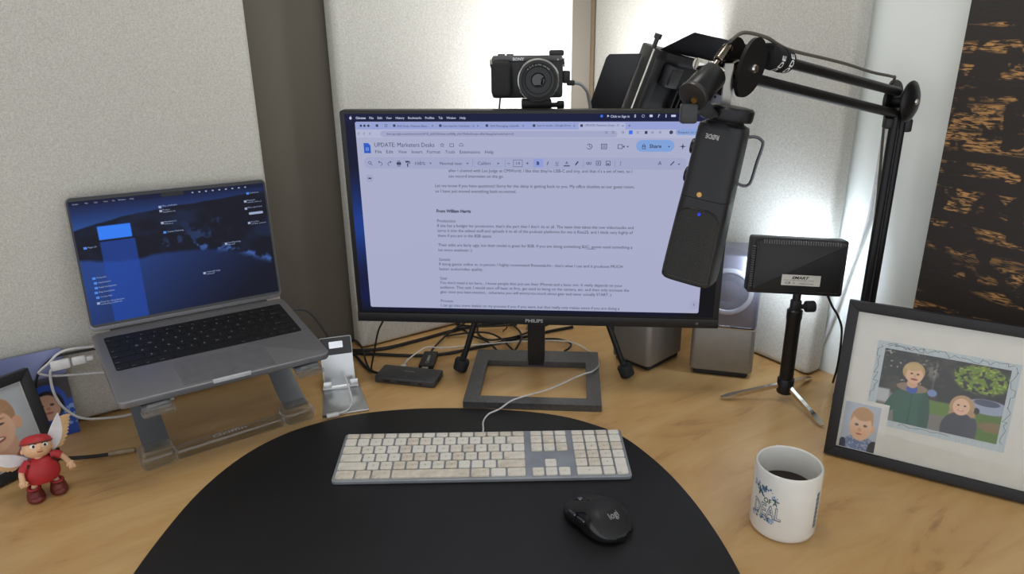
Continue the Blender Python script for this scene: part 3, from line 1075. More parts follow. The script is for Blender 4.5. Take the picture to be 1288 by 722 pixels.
for xc in (-0.106, 0.110):
    prof = catmull([(0, -0.134, 0.0175), (0, -0.08, 0.044), (0, -0.02, 0.092), (0, 0.008, 0.122), (0, 0.018, 0.140), (0, 0.008, 0.1515), (0, -0.03, 0.1490), (0, -0.12, 0.1368), (0, -0.214, 0.1240)], 6)
    bm = B()
    rings = []
    for i, p in enumerate(prof):
        d = (prof[min(i + 1, len(prof) - 1)] - prof[max(i - 1, 0)]).normalized()
        nn = Vector((0, -d.z, d.y)) * 0.002
        hw = 0.019
        dz = -0.028 * xc - 0.0016 if i > 24 else 0
        off = Vector((xc, 0, dz))
        rings.append([p + nn + off + Vector((-hw, 0, 0)), p + nn + off + Vector((hw, 0, 0)), p - nn + off + Vector((hw, 0, 0)), p - nn + off + Vector((-hw, 0, 0))])
    loft(bm, rings)
    obj('support_arm', bm, ARM_M, stand)
    bm = B()
    zt = 0.1225 - 0.028 * xc
    prism(bm, rrect(xc - 0.021, -0.231, xc + 0.021, -0.2100, 0.005, 4), zt - 0.006, zt - 0.001, bev=0.001)
    prism(bm, rrect(xc - 0.013, -0.2245, xc + 0.013, -0.2195, 0.002, 3), zt - 0.002, zt + 0.0085, bev=0.0008)
    obj('rubber_hook', bm, ACR, stand)
    bm = B()
    box(bm, (xc - 0.004, -0.144, 0.0132), (0.050, 0.046, 0.026), bev=0.009, seg=4)
    obj('end_block', bm, ACR, stand)
bm = B()
box(bm, (-0.002, -0.148, 0.0085), (0.166, 0.022, 0.017), bev=0.005, seg=3)
bar = obj('acrylic_bar', bm, ACR, stand)
L = Letters()
L.add('Griffin', -30, -153, 12, 22, lift=17.3, bold=0.01)
L.mesh('embossed_lettering', mat('frosted_emboss', (200, 202, 204), 0.5), bar, scale=0.001)

# ------------------------------------------------------------------ keyboard
KB = TR(-0.0465, 0.9339, 0.0131) @ RZ(0.012) @ RX(0.0787)
kbd = thing('computer_keyboard', 'worn white full-size keyboard with aluminium body on the black mat', 'keyboard', KB)
KW, KD = 0.430, 0.1143
bm = B()
prism(bm, rrect(-KW / 2, -KD / 2, KW / 2, KD / 2, 0.006, 5), -0.0055, 0, bev=0.0008)
obj('body', bm, mat('keyboard_aluminium', (150, 154, 160), 0.45, 0.35, var=0.12, scale=25), kbd)  # aluminium toned darker to carry the shade between the keys
bm = B()
cyl(bm, (-0.19, 0.040, -0.0093), (0.19, 0.040, -0.0093), 0.0048)
obj('rear_foot', bm, mat('keyboard_white_plastic', (210, 210, 208), 0.5), kbd)
KEYW = []
for i, c in enumerate([(224, 219, 207), (219, 212, 198), (211, 201, 184)]):
    KEYW.append(mat('worn_key_%d' % i, c, 0.55, var=0.05 + 0.05 * i, scale=110))
leg = Letters()
U = 0.019
x_main, x_nav, x_num = -0.215 + 0.0048, -0.215 + 0.288, -0.215 + 0.352
ybot = -KD / 2 + 0.0045
G = 0.0027
rk = random.Random(3)
def wkey(x, y, w_, d_, s=''):
    i = 0 if rk.random() < 0.68 else (1 if rk.random() < 0.6 else 2)
    if len(s) > 2 or s in '567':
        i = 1 if rk.random() < 0.5 else 2 if rk.random() < 0.5 else 0
    put_key(key_mesh(w_ - G, d_ - G, 0.0030, 0.0004, KEYW[i]), x + (w_ - G) / 2, y + (d_ - G) / 2, 0.0, kbd)
    if s:
        cx, cy = (x + (w_ - G) / 2) * 1000, (y + (d_ - G) / 2) * 1000
        if len(s) <= 2:
            leg.add(s, cx, cy - 1.6, 4.6, lift=3.1, center=True)
        else:
            leg.add(s, x * 1000 + 1.3, y * 1000 + 1.6, 2.6, lift=3.1)
for r, row in enumerate(ROWS):
    x = x_main
    for wd, s in row:
        wkey(x, ybot + r * U, wd * U, U, s)
        x += wd * U
yf = ybot + 5 * U
fw_ = 14.5 * U / 14
for k in range(14):
    wkey(x_main + k * fw_, yf, fw_, 0.0125, '')
for k in range(3):
    wkey(x_nav + k * U, yf, U, 0.0125)
    wkey(x_nav + k * U, ybot + 4 * U, U, U, ('fn', 'home', 'pgup')[k])
    wkey(x_nav + k * U, ybot + 3 * U, U, U, ('del', 'end', 'pgdn')[k])
    wkey(x_nav + k * U, ybot, U, U, ('<', 'v', '>')[k])
wkey(x_nav + U, ybot + U, U, U, '^')
for k in range(4):
    wkey(x_num + k * U, yf, U, 0.0125)
for r, row in enumerate((('1', '2', '3'), ('4', '5', '6', '+'), ('7', '8', '9', '-'), ('C', '=', '/', '*'))):
    for k, s in enumerate(row):
        wkey(x_num + k * U, ybot + (r + 1) * U, U, U, s)
wkey(x_num, ybot, 2 * U, U, '0')
wkey(x_num + 2 * U, ybot, U, U, '.')
wkey(x_num + 3 * U, ybot, U, 2 * U, 'enter')
leg.mesh('key_legends', mat('key_legend_grey', (112, 108, 102), 0.7), kbd, scale=0.001)

# ------------------------------------------------------------------ desk mat
half = [(-0.446, 0.56), (-0.457, 0.66), (-0.456, 0.76), (-0.444, 0.864), (-0.415, 0.95), (-0.372, 1.012), (-0.318, 1.052), (-0.258, 1.078), (-0.18, 1.092), (-0.10, 1.094), (-0.02, 1.087), (0.06, 1.070), (0.115, 1.045), (0.168, 1.003), (0.206, 0.94), (0.234, 0.87), (0.254, 0.79), (0.266, 0.70), (0.268, 0.60), (0.262, 0.545)]
crv = [(p.x, p.y) for p in catmull([(x, y, 0) for x, y in half], 5)]
bm = B()
prism(bm, crv[::-1], 0.0003, 0.0026, bev=0.0008)
o = obj('desk_mat', bm, mat('black_leatherette', (22, 21, 23), 0.5, var=0.12, scale=12, bump=0.35, bscale=1400))
tag(o, 'large black rounded leatherette desk mat under the keyboard', 'desk mat')

# ------------------------------------------------------------------ mouse
MS = TR(0.108, 0.787, 0.0026) @ RZ(math.radians(37))
mouse = thing('computer_mouse', 'small black wireless mouse on the desk mat', 'mouse', MS)
def mouse_ring(v, t0, t1, n, grow=0.0):
    y = -0.050 + 0.100 * v
    e = max(0.0, 1 - abs(2 * v - 1) ** 3.2) ** 0.5
    w_ = (0.0325 - 0.0030 * math.exp(-((v - 0.55) / 0.16) ** 2) - 0.002 * v) * e + 0.002
    h = (0.0125 + 0.0215 * math.exp(-((v - 0.40) / 0.36) ** 2)) * (0.45 + 0.55 * e)
    out = []
    for k in range(n + 1):
        t = t0 + (t1 - t0) * k / n
        c, s = math.cos(t), math.sin(t)
        xx = (w_ + grow) * math.copysign(abs(c) ** 0.75, c)
        zz = 0.006 + (h - 0.006 + grow) * abs(s) ** 0.85 if s >= 0 else 0.006 + 0.0055 * s
        if s < 0:
            xx *= 1 - 0.25 * (-s)
        out.append((xx, y, zz))
    return out
NV = 26
bm = B()
loft(bm, [mouse_ring(0.002 + 0.996 * i / NV, -math.pi, math.pi, 47)[:-1] for i in range(NV + 1)])
obj('lower_shell', bm, mat('mouse_gloss_black', (20, 20, 21), 0.25, coat=0.3), mouse)
bm = B()
t = B()
rings = []
for i in range(NV + 1):
    v = 0.02 + 0.955 * i / NV
    cut = 0.42 + 0.42 * math.exp(-((v - 0.45) / 0.22) ** 2)
    rings.append([t.verts.new(p) for p in mouse_ring(v, 0.42, math.pi - cut, 24, 0.0009)])
for a, b in zip(rings, rings[1:]):
    for j in range(24):
        t.faces.new((a[j], a[j + 1], b[j + 1], b[j]))
bmesh.ops.solidify(t, geom=t.faces[:], thickness=0.0012)
merge(bm, t)
obj('top_shell', bm, mat('mouse_soft_grey', (62, 62, 64), 0.42), mouse)
bm = B()
cyl(bm, (-0.0034, 0.033, 0.0112), (0.0034, 0.033, 0.0112), 0.0078, n=24, bev=0.001)
obj('scroll_wheel', bm, mat('wheel_steel', (120, 120, 122), 0.25, 0.9), mouse)
bm = B()
box(bm, (0, 0.033, 0.0152), (0.0110, 0.021, 0.004), TR(0, 0.033, 0.0152) @ RX(-0.36) @ TR(0, -0.033, -0.0152), bev=0.0015)
obj('wheel_slot', bm, mat('slot_black', (10, 10, 11), 0.4), mouse)
bm = B()
prism(bm, rrect(-0.0035, 0.004, 0.0035, 0.018, 0.003, 4), 0.0240, 0.0291, TR(0, 0.011, 0.0280) @ RX(-0.20) @ TR(0, -0.011, -0.0280), bev=0.0006)
obj('mode_button', bm, mat('button_black', (24, 24, 25), 0.3), mouse)
for k in (0, 1):
    bm = B()
    box(bm, (-0.0305, -0.002 + 0.017 * k, 0.0185), (0.005, 0.015, 0.006), RZ(0.0), bev=0.0018)
    obj('thumb_button', bm, mat('thumb_button_gloss', (36, 36, 38), 0.2, coat=0.4), mouse)
L = Letters()
L.add('logi', 0, -32, 11, lift=0, center=True, bold=0.01)
def on_mouse(V):
    V = V.copy()
    for q in V:
        v = (q[1] + 0.050) / 0.1
        ring = mouse_ring(v, 0.3, math.pi - 0.3, 60, 0.0012)
        zz = min(ring, key=lambda r_: abs(r_[0] - q[0]))[2]
        q[2] = zz + 0.0002
    return V
L.mesh('logo_lettering', mat('logo_grey', (150, 150, 152), 0.4), mouse, fn=on_mouse, scale=0.001)

# ------------------------------------------------------------------ mug
MUG = TR(0.3473, 0.7811, 0)
mug = thing('coffee_mug', 'white ceramic mug of black coffee with blue flowers and lettering', 'mug', MUG)
R0, HM = 0.041, 0.095
CER = mat('white_glazed_ceramic', (226, 224, 218), 0.16, var=0.02, coat=0.5)
bm = B()
lathe(bm, [(0, 0.0008), (0.030, 0.0008), (0.0315, 0), (0.034, 0), (0.0375, 0.001), (0.040, 0.004), (R0, 0.009), (R0, HM - 0.003), (R0 - 0.0008, HM - 0.0008), (R0 - 0.002, HM), (R0 - 0.0034, HM - 0.001), (R0 - 0.0042, HM - 0.004), (R0 - 0.0045, 0.012), (R0 - 0.010, 0.0055), (0, 0.005)], 64)
obj('body', bm, CER, mug)
bm = B()
ha = math.radians(84)
hd = Vector((math.cos(ha), math.sin(ha), 0))
hp = [hd * (R0 - 0.002) + Vector((0, 0, 0.078)), hd * (R0 + 0.014) + Vector((0, 0, 0.080)), hd * (R0 + 0.027) + Vector((0, 0, 0.066)), hd * (R0 + 0.028) + Vector((0, 0, 0.046)), hd * (R0 + 0.018) + Vector((0, 0, 0.027)), hd * (R0 - 0.002) + Vector((0, 0, 0.021))]
tube(bm, hp, 0.0055, 12, 8)
obj('handle', bm, CER, mug)
bm = B()
lathe(bm, [(0, 0.0585), (R0 - 0.0044, 0.0585)], 48)
obj('coffee', bm, mat('black_coffee', (38, 24, 16), 0.08), mug)
def wrap(V):
    V = V.copy()
    th = math.radians(218) + V[:, 0] / R0
    rr = R0 + 0.00025 + V[:, 2]
    return np.stack([rr * np.cos(th), rr * np.sin(th), V[:, 1]], -1)
L = Letters()
L.add('OF A', -5, 53, 10, 13, bold=0.02)
L.add('K', -14, 60, 15, -4, bold=0.03)
L.mesh('small_lettering', mat('decal_green', (58, 92, 88), 0.3), mug, fn=wrap, scale=0.001)
L = Letters()
L.add('DEAL', -20, 33.5, 25, 19, bold=0.035)
L.mesh('large_lettering', mat('decal_grey', (96, 104, 118), 0.3), mug, fn=wrap, scale=0.001)
L = Letters()
L.add('DEAL', -19.4, 34.0, 24.2, 18.5, bold=-0.008, lift=0.06)
L.mesh('lettering_fill', mat('decal_pale', (205, 208, 208), 0.3), mug, fn=wrap, scale=0.001)
for nm, cc, col, sd in (('flower_print', 30, (88, 112, 168), 1), ('leaf_print', 26, (70, 110, 100), 2), ('bud_print', 22, (150, 170, 208), 3)):
    L = Letters()
    rr_ = random.Random(sd)
    for k in range(cc):
        up_ = rr_.random() < 0.55
        cx = rr_.uniform(-24, 14) if up_ else rr_.uniform(-22, 10)
        cy = (rr_.uniform(64, 76) - max(0, cx) * 0.9) if up_ else rr_.uniform(26, 33)
        ra = rr_.uniform(1.2, 2.8)
        pts = []
        for j in range(10):
            q = ra * (1.0 if j % 2 == 0 else 0.45)
            a = 2 * math.pi * j / 10 + sd
            pts.append((cx + q * math.cos(a), cy + q * math.sin(a)))
        L.poly(pts, 0.02 + 0.01 * sd)
    L.mesh(nm, mat('decal_%s' % nm, col, 0.3), mug, fn=wrap, scale=0.001)
L = Letters()
for k in range(8):
    L.rect(64.0 + 0.5 * (k % 2), 20 + 6.5 * k, 71, 25.5 + 6.5 * k, 0.02)
L.mesh('side_print', mat('decal_side', (86, 104, 128), 0.3), mug, fn=wrap, scale=0.001)

# ------------------------------------------------------------------ phone stand
ph = Vector((0.950, 0.290, 0)).normalized()
pb = Vector((-ph.y, ph.x, 0))
PHM = frame((-0.2825, 1.0795, 0), ph, pb, (0, 0, 1))
phone = thing('phone_stand', 'empty silver folding phone stand beside the laptop', 'phone stand', PHM)
SIL = mat('satin_silver', (206, 208, 210), 0.32, 0.8, var=0.03)
bm = B()
prism(bm, [(-0.0385, 0.0), (0.0385, 0.0), (0.033, 0.098), (-0.033, 0.098)], 0.0005, 0.004, bev=0.0008)
obj('base_plate', bm, SIL, phone)
bm = B()
Mu = TR(0.0, 0.094, 0.004) @ RX(math.radians(76))
prism(bm, rrect(-0.030, 0.0, 0.026, 0.094, 0.003, 3), -0.002, 0.002, Mu, bev=0.0008)
upr = obj('back_plate', bm, SIL, phone)
bm = B()
prism(bm, rrect(-0.029, 0.062, 0.025, 0.093, 0.002, 2), 0.0019, 0.0028, Mu)
obj('grip_pad', bm, mat('grey_silicone', (74, 74, 78), 0.7), upr)
bm = B()
prism(bm, rrect(-0.014, 0.074, 0.010, 0.086, 0.001, 2), 0.0026, 0.0034, Mu)
obj('slot_plate', bm, mat('polished_slot', (214, 216, 220), 0.12, 0.9), upr)
for xx in (-0.024, 0.022):
    bm = B()
    box(bm, (xx, 0.008, 0.010), (0.014, 0.004, 0.020), Mu, bev=0.001)
    box(bm, (xx, 0.012, 0.019), (0.014, 0.012, 0.003), Mu, bev=0.001)
    obj('lip_hook', bm, SIL, phone)
bm = B()
cyl(bm, (-0.032, 0.094, 0.006), (0.030, 0.094, 0.006), 0.0045)
obj('hinge', bm, SIL, phone)
bm = B()
tube(bm, [(-0.3005, 1.158, 0.036), (-0.293, 1.148, 0.024), (-0.284, 1.128, 0.0095), (-0.2785, 1.105, 0.0068), (-0.2815, 1.082, 0.0068), (-0.294, 1.071, 0.0068)], 0.0018, 8, 8)
c = obj('charging_cable', bm, CABLE_WHITE)
tag(c, 'white charging cable end lying on the phone stand plate', 'cable')
bm = B()
box(bm, (0, 0, 0), (0.020, 0.0085, 0.005), TR(-0.302, 1.0665, 0.0070) @ RZ(0.35), bev=0.0015)
pl_ = obj('plug', bm, mat('plug_white', (220, 220, 220), 0.35), c)
bm = B()
box(bm, (0, 0, 0), (0.007, 0.0062, 0.002), TR(-0.3145, 1.0620, 0.0070) @ RZ(0.35))
obj('plug_tip', bm, CHROME, c)

# ------------------------------------------------------------------ usb hub and dongle
hb = Vector((0.1141, -0.0276, 0)).normalized()
HUB = frame((-0.1985, 1.1825, 0), hb, (-hb.y, hb.x, 0), (0, 0, 1))
hub = thing('usb_hub', 'dark grey rectangular USB hub on the desk left of the monitor stand', 'usb hub', HUB)
bm = B()
prism(bm, rrect(-0.0585, 0.0, 0.0585, 0.0515, 0.004, 4), 0.0005, 0.0132, bev=0.0022, seg=3)
obj('body', bm, mat('hub_grey', (66, 67, 71), 0.4, 0.3), hub)
for x0, x1, h in ((-0.040, -0.028, 0.004), (-0.014, 0.012, 0.0028), (0.026, 0.034, 0.003)):
    bm = B()
    box(bm, ((x0 + x1) / 2, 0.0003, 0.0065), (x1 - x0, 0.0016, h), bev=0.0005)
    obj('port', bm, mat('port_black', (8, 8, 9), 0.4), hub)
bm = B()
box(bm, (0.0583, 0.026, 0.0068), (0.0016, 0.016, 0.006), bev=0.0005)
obj('port', bm, mat('port_black', (8, 8, 9), 0.4), hub)
L = Letters()
L.add('ANKER', -11, 30, 4.4, 9, lift=13.4, bold=0.02)
L.mesh('brand_lettering', mat('silver_print', (165, 165, 168), 0.4), hub, scale=0.001)

dg = Vector((0.005, 0.07, 0)).normalized()
DON = frame((-0.1665, 1.2375, 0), (dg.y, -dg.x, 0), dg, (0, 0, 1))
don = thing('usb_dongle', 'small black rectangular dongle plugged into the back of the hub', 'dongle', DON)
bm = B()
prism(bm, rrect(-0.0140, 0.006, 0.0140, 0.071, 0.003, 3), 0.0008, 0.0105, bev=0.001)
obj('body', bm, mat('dongle_black', (34, 34, 36), 0.4), don)
bm = B()
box(bm, (0, 0.0, 0.0066), (0.012, 0.014, 0.0045))
obj('plug', bm, CHROME, don)
L = Letters()
L.add('SABRENT', 0, 0, 7, 26, bold=0.01)
L.ring(-6, 2.2, 3.2, 0.7, 0)
L.mesh('brand_lettering', mat('pale_print', (190, 190, 192), 0.5), don, TR(0.0028, 0.026, 0.0107) @ RZ(math.pi / 2), scale=0.001)

# ------------------------------------------------------------------ cables on the desk
def cable(label, pts, r, material=CABLE_BLACK, name='cable', cat='cable', group=None, k=8):
    bm = B()
    tube(bm, pts, r, 8, k)
    return tag(obj(name, bm, material), label, cat, group)

GRP = 'black cables tangled behind the monitor'
cable('thick black power cable along the foot of the bright panel', [(-0.330, 1.330, 0.004), (-0.3002, 1.3300, 0.004), (-0.2556, 1.3397, 0.004), (-0.1969, 1.376, 0.004), (-0.1346, 1.42, 0.004), (-0.0768, 1.4508, 0.004), (0.0096, 1.4717, 0.004), (0.06, 1.49, 0.004)], 0.0036, group=GRP)
cable('black cable running straight from the phone stand to behind the monitor column', [(-0.366, 1.299, 0.004), (-0.3209, 1.315, 0.004), (-0.2786, 1.3115, 0.004), (-0.1973, 1.3032, 0.0035), (-0.1343, 1.3103, 0.0035), (-0.0722, 1.339, 0.0035), (0.0088, 1.3805, 0.0035), (0.0768, 1.4162, 0.0035), (0.13, 1.44, 0.0035)], 0.0032, group=GRP)
cable('black USB cable leaving the left end of the hub', [(-0.2535, 1.2205, 0.0068), (-0.268, 1.2320, 0.0065), (-0.2864, 1.2616, 0.003), (-0.3135, 1.300, 0.008), (-0.345, 1.318, 0.009), (-0.375, 1.305, 0.004)], 0.0028, group=GRP)
cable('thin black cable dropping from the left corner of the monitor to the hub', [(-0.2660, 1.2378, 0.003), (-0.2700, 1.2484, 0.006), (-0.259, 1.2334, 0.045), (-0.248, 1.228, 0.087), (-0.233, 1.217, 0.118), (-0.215, 1.215, 0.16), (-0.18, 1.215, 0.20)], 0.0018, group=GRP)
cable('thin black cable arching over the hub end beside the panel corner', [(-0.27, 1.2379, 0.0025), (-0.2864, 1.28, 0.003), (-0.300, 1.312, 0.020), (-0.318, 1.322, 0.030), (-0.345, 1.315, 0.012), (-0.365, 1.302, 0.003)], 0.0018, group=GRP)
cable('black cable from the dongle running back under the monitor', [(-0.1625, 1.3075, 0.006), (-0.1600, 1.322, 0.0085), (-0.1475, 1.3623, 0.009), (-0.1325, 1.3950, 0.0125), (-0.1154, 1.4287, 0.0115), (-0.0962, 1.4602, 0.012)], 0.0022, group=GRP)
for lab, pts in [
    ('black cable crossing the left tripod leg towards the stand', [(-0.1202, 1.4724, 0.004), (-0.0917, 1.4055, 0.004), (-0.0531, 1.3575, 0.0085), (-0.0267, 1.3150, 0.003)]),
    ('black looped cable between the tripod leg and monitor column', [(-0.0747, 1.5047, 0.003), (-0.0737, 1.4177, 0.003), (-0.0533, 1.3654, 0.009), (-0.0208, 1.3645, 0.010), (0.0171, 1.3858, 0.009), (0.0788, 1.4574, 0.003)]),
    ('black cable hooking down just left of the monitor column', [(-0.0078, 1.4735, 0.003), (0.0125, 1.4111, 0.010), (0.0185, 1.3654, 0.014), (0.0132, 1.3379, 0.012), (0.004, 1.3200, 0.003)]),
    ('black cable bending into a small loop right of the monitor column', [(0.0145, 1.3607, 0.007), (0.0745, 1.372, 0.006), (0.1037, 1.3671, 0.005), (0.1182, 1.3429, 0.007), (0.1131, 1.3249, 0.006), (0.1031, 1.3176, 0.003)]),
    ('black cable highest in the tangle, under the monitor edge', [(-0.1216, 1.4597, 0.003), (-0.0756, 1.4321, 0.010), (-0.0333, 1.4352, 0.009), (0.0094, 1.4559, 0.003)]),
    ('black cable running diagonally to the rear left of the stand', [(-0.1415, 1.3985, 0.003), (-0.0745, 1.3966, 0.012), (-0.0324, 1.3708, 0.014), (0.005, 1.3152, 0.003)])]:
    cable(lab, pts, 0.0021, group=GRP)
kc = cable('long thin white keyboard cable snaking over the monitor stand', [(-0.0485, 0.9955, 0.0120), (-0.0485, 1.0146, 0.008), (-0.0495, 1.0454, 0.0044), (-0.041, 1.0685, 0.0046), (-0.0235, 1.0746, 0.0102), (-0.004, 1.092, 0.0155), (0.018, 1.108, 0.0155), (0.0628, 1.1452, 0.009), (0.1049, 1.1779, 0.011), (0.1300, 1.1920, 0.0150), (0.1461, 1.2002, 0.0160), (0.1613, 1.2298, 0.012), (0.1638, 1.2646, 0.006), (0.1522, 1.3176, 0.003), (0.1193, 1.3457, 0.010), (0.0739, 1.3509, 0.0115), (0.0084, 1.3468, 0.012), (-0.0722, 1.3393, 0.009), (-0.1364, 1.3272, 0.009), (-0.168, 1.316, 0.016), (-0.1826, 1.3074, 0.013), (-0.2035, 1.273, 0.009), (-0.2094, 1.2487, 0.0075)], 0.0014, CABLE_WHITE)
bm = B()
box(bm, (0, 0, 0), (0.010, 0.018, 0.006), TR(-0.2100, 1.2430, 0.0075) @ RZ(-0.24), bev=0.0012)
obj('plug', bm, mat('plug_white', (220, 220, 220), 0.35), kc)
lc = cable('dark grey charging cable curving from the right side of the laptop', [(-0.388, 1.165, 0.1515), (-0.378, 1.1780, 0.1530), (-0.362, 1.192, 0.1440), (-0.350, 1.200, 0.1230), (-0.337, 1.205, 0.0930), (-0.328, 1.215, 0.055), (-0.326, 1.245, 0.015), (-0.326, 1.285, 0.0035)], 0.0022, mat('grey_braid', (58, 58, 62), 0.7))
bm = B()
cyl(bm, (-0.399, 1.153, 0.1505), (-0.386, 1.1665, 0.1518), 0.0036, n=14, bev=0.0008)
obj('plug', bm, mat('plug_grey', (70, 70, 74), 0.4, 0.5), lc)
# left of the laptop
wc = cable('white USB cable looping down to the desk at the left of the laptop', [(-0.7100, 1.0260, 0.123), (-0.7200, 1.0200, 0.1180), (-0.7230, 1.0180, 0.1008), (-0.7220, 1.0170, 0.0785), (-0.7160, 1.0190, 0.0552), (-0.7060, 1.0260, 0.0355), (-0.6936, 1.0340, 0.024), (-0.6752, 1.0483, 0.016), (-0.652, 1.072, 0.007), (-0.628, 1.102, 0.003), (-0.600, 1.138, 0.003)], 0.0021, CABLE_WHITE)
bm = B()
Mx = frame((-0.7085, 1.0275, 0.1240), eL, nL, (0, 0, 1))
box(bm, (0, 0, 0), (0.027, 0.010, 0.0155), Mx, bev=0.003)
obj('adapter_body', bm, mat('plug_white', (220, 220, 220), 0.35), wc)
bm = B()
box(bm, (0.0255, 0, 0.0005), (0.020, 0.009, 0.0135), Mx, bev=0.003)
obj('adapter_body', bm, mat('plug_white', (220, 220, 220), 0.35), wc)
bm = B()
box(bm, (0.0405, 0, 0.0005), (0.010, 0.006, 0.0075), Mx, bev=0.0015)
obj('plug', bm, mat('plug_white', (220, 220, 220), 0.35), wc)
w2 = cable('white cable bending round above the loop and plugged into the laptop', [(-0.6700, 1.0600, 0.1400), (-0.6954, 1.0432, 0.1436), (-0.7114, 1.0324, 0.1404), (-0.7241, 1.0238, 0.1281), (-0.7345, 1.0178, 0.1192), (-0.7369, 1.0174, 0.1133), (-0.7200, 1.0290, 0.1041), (-0.6700, 1.0600, 0.0932), (-0.625, 1.085, 0.084), (-0.57, 1.120, 0.06)], 0.0019, CABLE_WHITE)
bm = B()
box(bm, (0, 0, 0), (0.016, 0.006, 0.008), frame((-0.664, 1.064, 0.1402), eL, nL, (0, 0, 1)), bev=0.001)
obj('plug', bm, mat('plug_silver', (170, 172, 174), 0.3, 0.7), w2)
cable('black cable passing behind the white USB adapter at the laptop', [(-0.7497, 1.0126, 0.062), (-0.7477, 1.0136, 0.0889), (-0.7421, 1.0184, 0.1095), (-0.7331, 1.0245, 0.1236), (-0.7207, 1.0348, 0.1333), (-0.7051, 1.0454, 0.1345), (-0.6600, 1.073, 0.1330)], 0.0021)
jk = cable('black audio cable with a braided plug end lying left of the laptop stand', [(-0.7050, 0.9520, 0.0032), (-0.6683, 0.9525, 0.0032), (-0.64, 0.9563, 0.0032), (-0.6214, 0.9603, 0.0036)], 0.0026)
bm = B()
for k in range(9):
    p = Vector((-0.6214, 0.9603, 0.0045)).lerp(Vector((-0.5862, 0.9707, 0.0045)), k / 9)
    q = Vector((-0.6214, 0.9603, 0.0045)).lerp(Vector((-0.5862, 0.9707, 0.0045)), (k + 0.72) / 9)
    cyl(bm, p, q, 0.0038, n=12)
cyl(bm, (-0.6214, 0.9603, 0.0045), (-0.5862, 0.9707, 0.0045), 0.0031, n=12)
obj('braided_sleeve', bm, mat('sleeve_tan', (150, 132, 108), 0.7), jk)
# white cord on the right wall
wr = PRo - nR * 0.046
cable('white cord hanging down the right wall behind the boom arm', [(0.6035, 1.183, 0.52), (0.6035, 1.1836, 0.3308), (0.5995, 1.189, 0.277), (0.5920, 1.2002, 0.2061), (0.5815, 1.2159, 0.1094), (0.5720, 1.2300, 0.0389), (0.568, 1.236, 0.003)], 0.0030, CABLE_WHITE)

# ------------------------------------------------------------------ mirrorless camera on a tripod
TC = Vector((0.045, 1.285, 0))
trip = thing('camera_tripod', 'black tripod behind the monitor with rubber-footed legs, carrying the camera', 'tripod', TR(*TC))
hubz = 0.40
for f in ((-0.101, 1.2368, 0), (0.213, 1.2045, 0), (0.05, 1.455, 0)):
    fp = Vector(f) - TC
    top = Vector((0, 0, hubz)) + Vector((fp.x, fp.y, 0)).normalized() * 0.02
    d = (top - fp).normalized()
    bm = B()
    cyl(bm, fp + d * 0.026, fp + d * 0.18, 0.0054)
    cyl(bm, fp + d * 0.17, top, 0.0075)
    lg = obj('leg', bm, BLACK_SATIN, trip)
    bm = B()
    rb = [(0.0110, 0), (0.0132, 0.002), (0.0142, 0.019), (0.0128, 0.0225), (0.006, 0.024), (0.006, 0.032)]
    t = B()
    lathe(t, rb, 20, None, True, True)
    t.transform(axis_M(fp, fp + d))
    t.transform(TR(0, 0, 0.0035))
    merge(bm, t)
    obj('rubber_foot', bm, RUBBER, lg)
bm = B()
cyl(bm, (0, 0, hubz - 0.03), (0, 0, hubz + 0.01), 0.026, bev=0.003)
cyl(bm, (0, 0, hubz), (0, -0.02, 0.478), 0.010)
obj('centre_column', bm, BLACK_SATIN, trip)
bm = B()
box(bm, (-0.001, -0.045, 0.4925), (0.050, 0.036, 0.018), bev=0.003)
cyl(bm, (0.0, -0.045, 0.470), (0.0, -0.045, 0.486), 0.009)
box(bm, (0.0, -0.03, 0.474), (0.022, 0.034, 0.012), bev=0.003)
obj('plate_clamp', bm, BLACK_SATIN, trip)
bm = B()
cyl(bm, (0.024, -0.052, 0.4915), (0.033, -0.052, 0.4915), 0.004, n=14)
box(bm, (0.039, -0.052, 0.4915), (0.012, 0.008, 0.013), bev=0.002)
obj('clamp_knob', bm, BLACK_SATIN, trip)

CAMM = TR(0.031, 1.240, 0.5035)
cmr = thing('mirrorless_camera', 'compact black mirrorless camera with pancake zoom lens above the monitor', 'camera', CAMM)
CB = mat('camera_black', (42, 42, 43), 0.42)
bm = B()
prism(bm, rrect(-0.060, 0.0, 0.056, 0.066, 0.005, 4), -0.017, 0.012, RX(math.pi / 2), bev=0.002)
obj('body', bm, CB, cmr)
bm = B()
prism(bm, rrect(-0.061, 0.002, -0.028, 0.060, 0.010, 4), 0.008, 0.030, RX(math.pi / 2), bev=0.006, seg=3)
obj('grip', bm, mat('camera_leatherette', (36, 36, 37), 0.75, bump=0.6, bscale=900), cmr)
bm = B()
box(bm, (-0.002, -0.012, 0.0625), (0.112, 0.008, 0.009), bev=0.0015)
obj('top_plate', bm, mat('camera_grey', (88, 88, 88), 0.35, 0.4), cmr)
bm = B()
box(bm, (0.046, 0.002, 0.070), (0.024, 0.022, 0.009), bev=0.003)
obj('accessory_shoe', bm, CB, cmr)
for xx in (-0.044, -0.030):
    bm = B()
    cyl(bm, (xx, -0.004, 0.064), (xx, -0.004, 0.0695), 0.006, bev=0.001)
    obj('dial', bm, mat('dial_grey', (105, 105, 105), 0.35, 0.6), cmr)
for xx in (-0.062, 0.058):
    bm = B()
    t = B()
    ring = catmull([(xx, 0.006 * math.cos(a), 0.055 + 0.006 * math.sin(a)) for a in [k * math.pi / 4 for k in range(8)]], 3, True)
    tube(bm, [tuple(p) for p in ring] + [tuple(ring[0])], 0.0012, 6, raw=True)
    obj('strap_lug', bm, CHROME, cmr)
LX, LZ = 0.0145, 0.0300
bm = B()
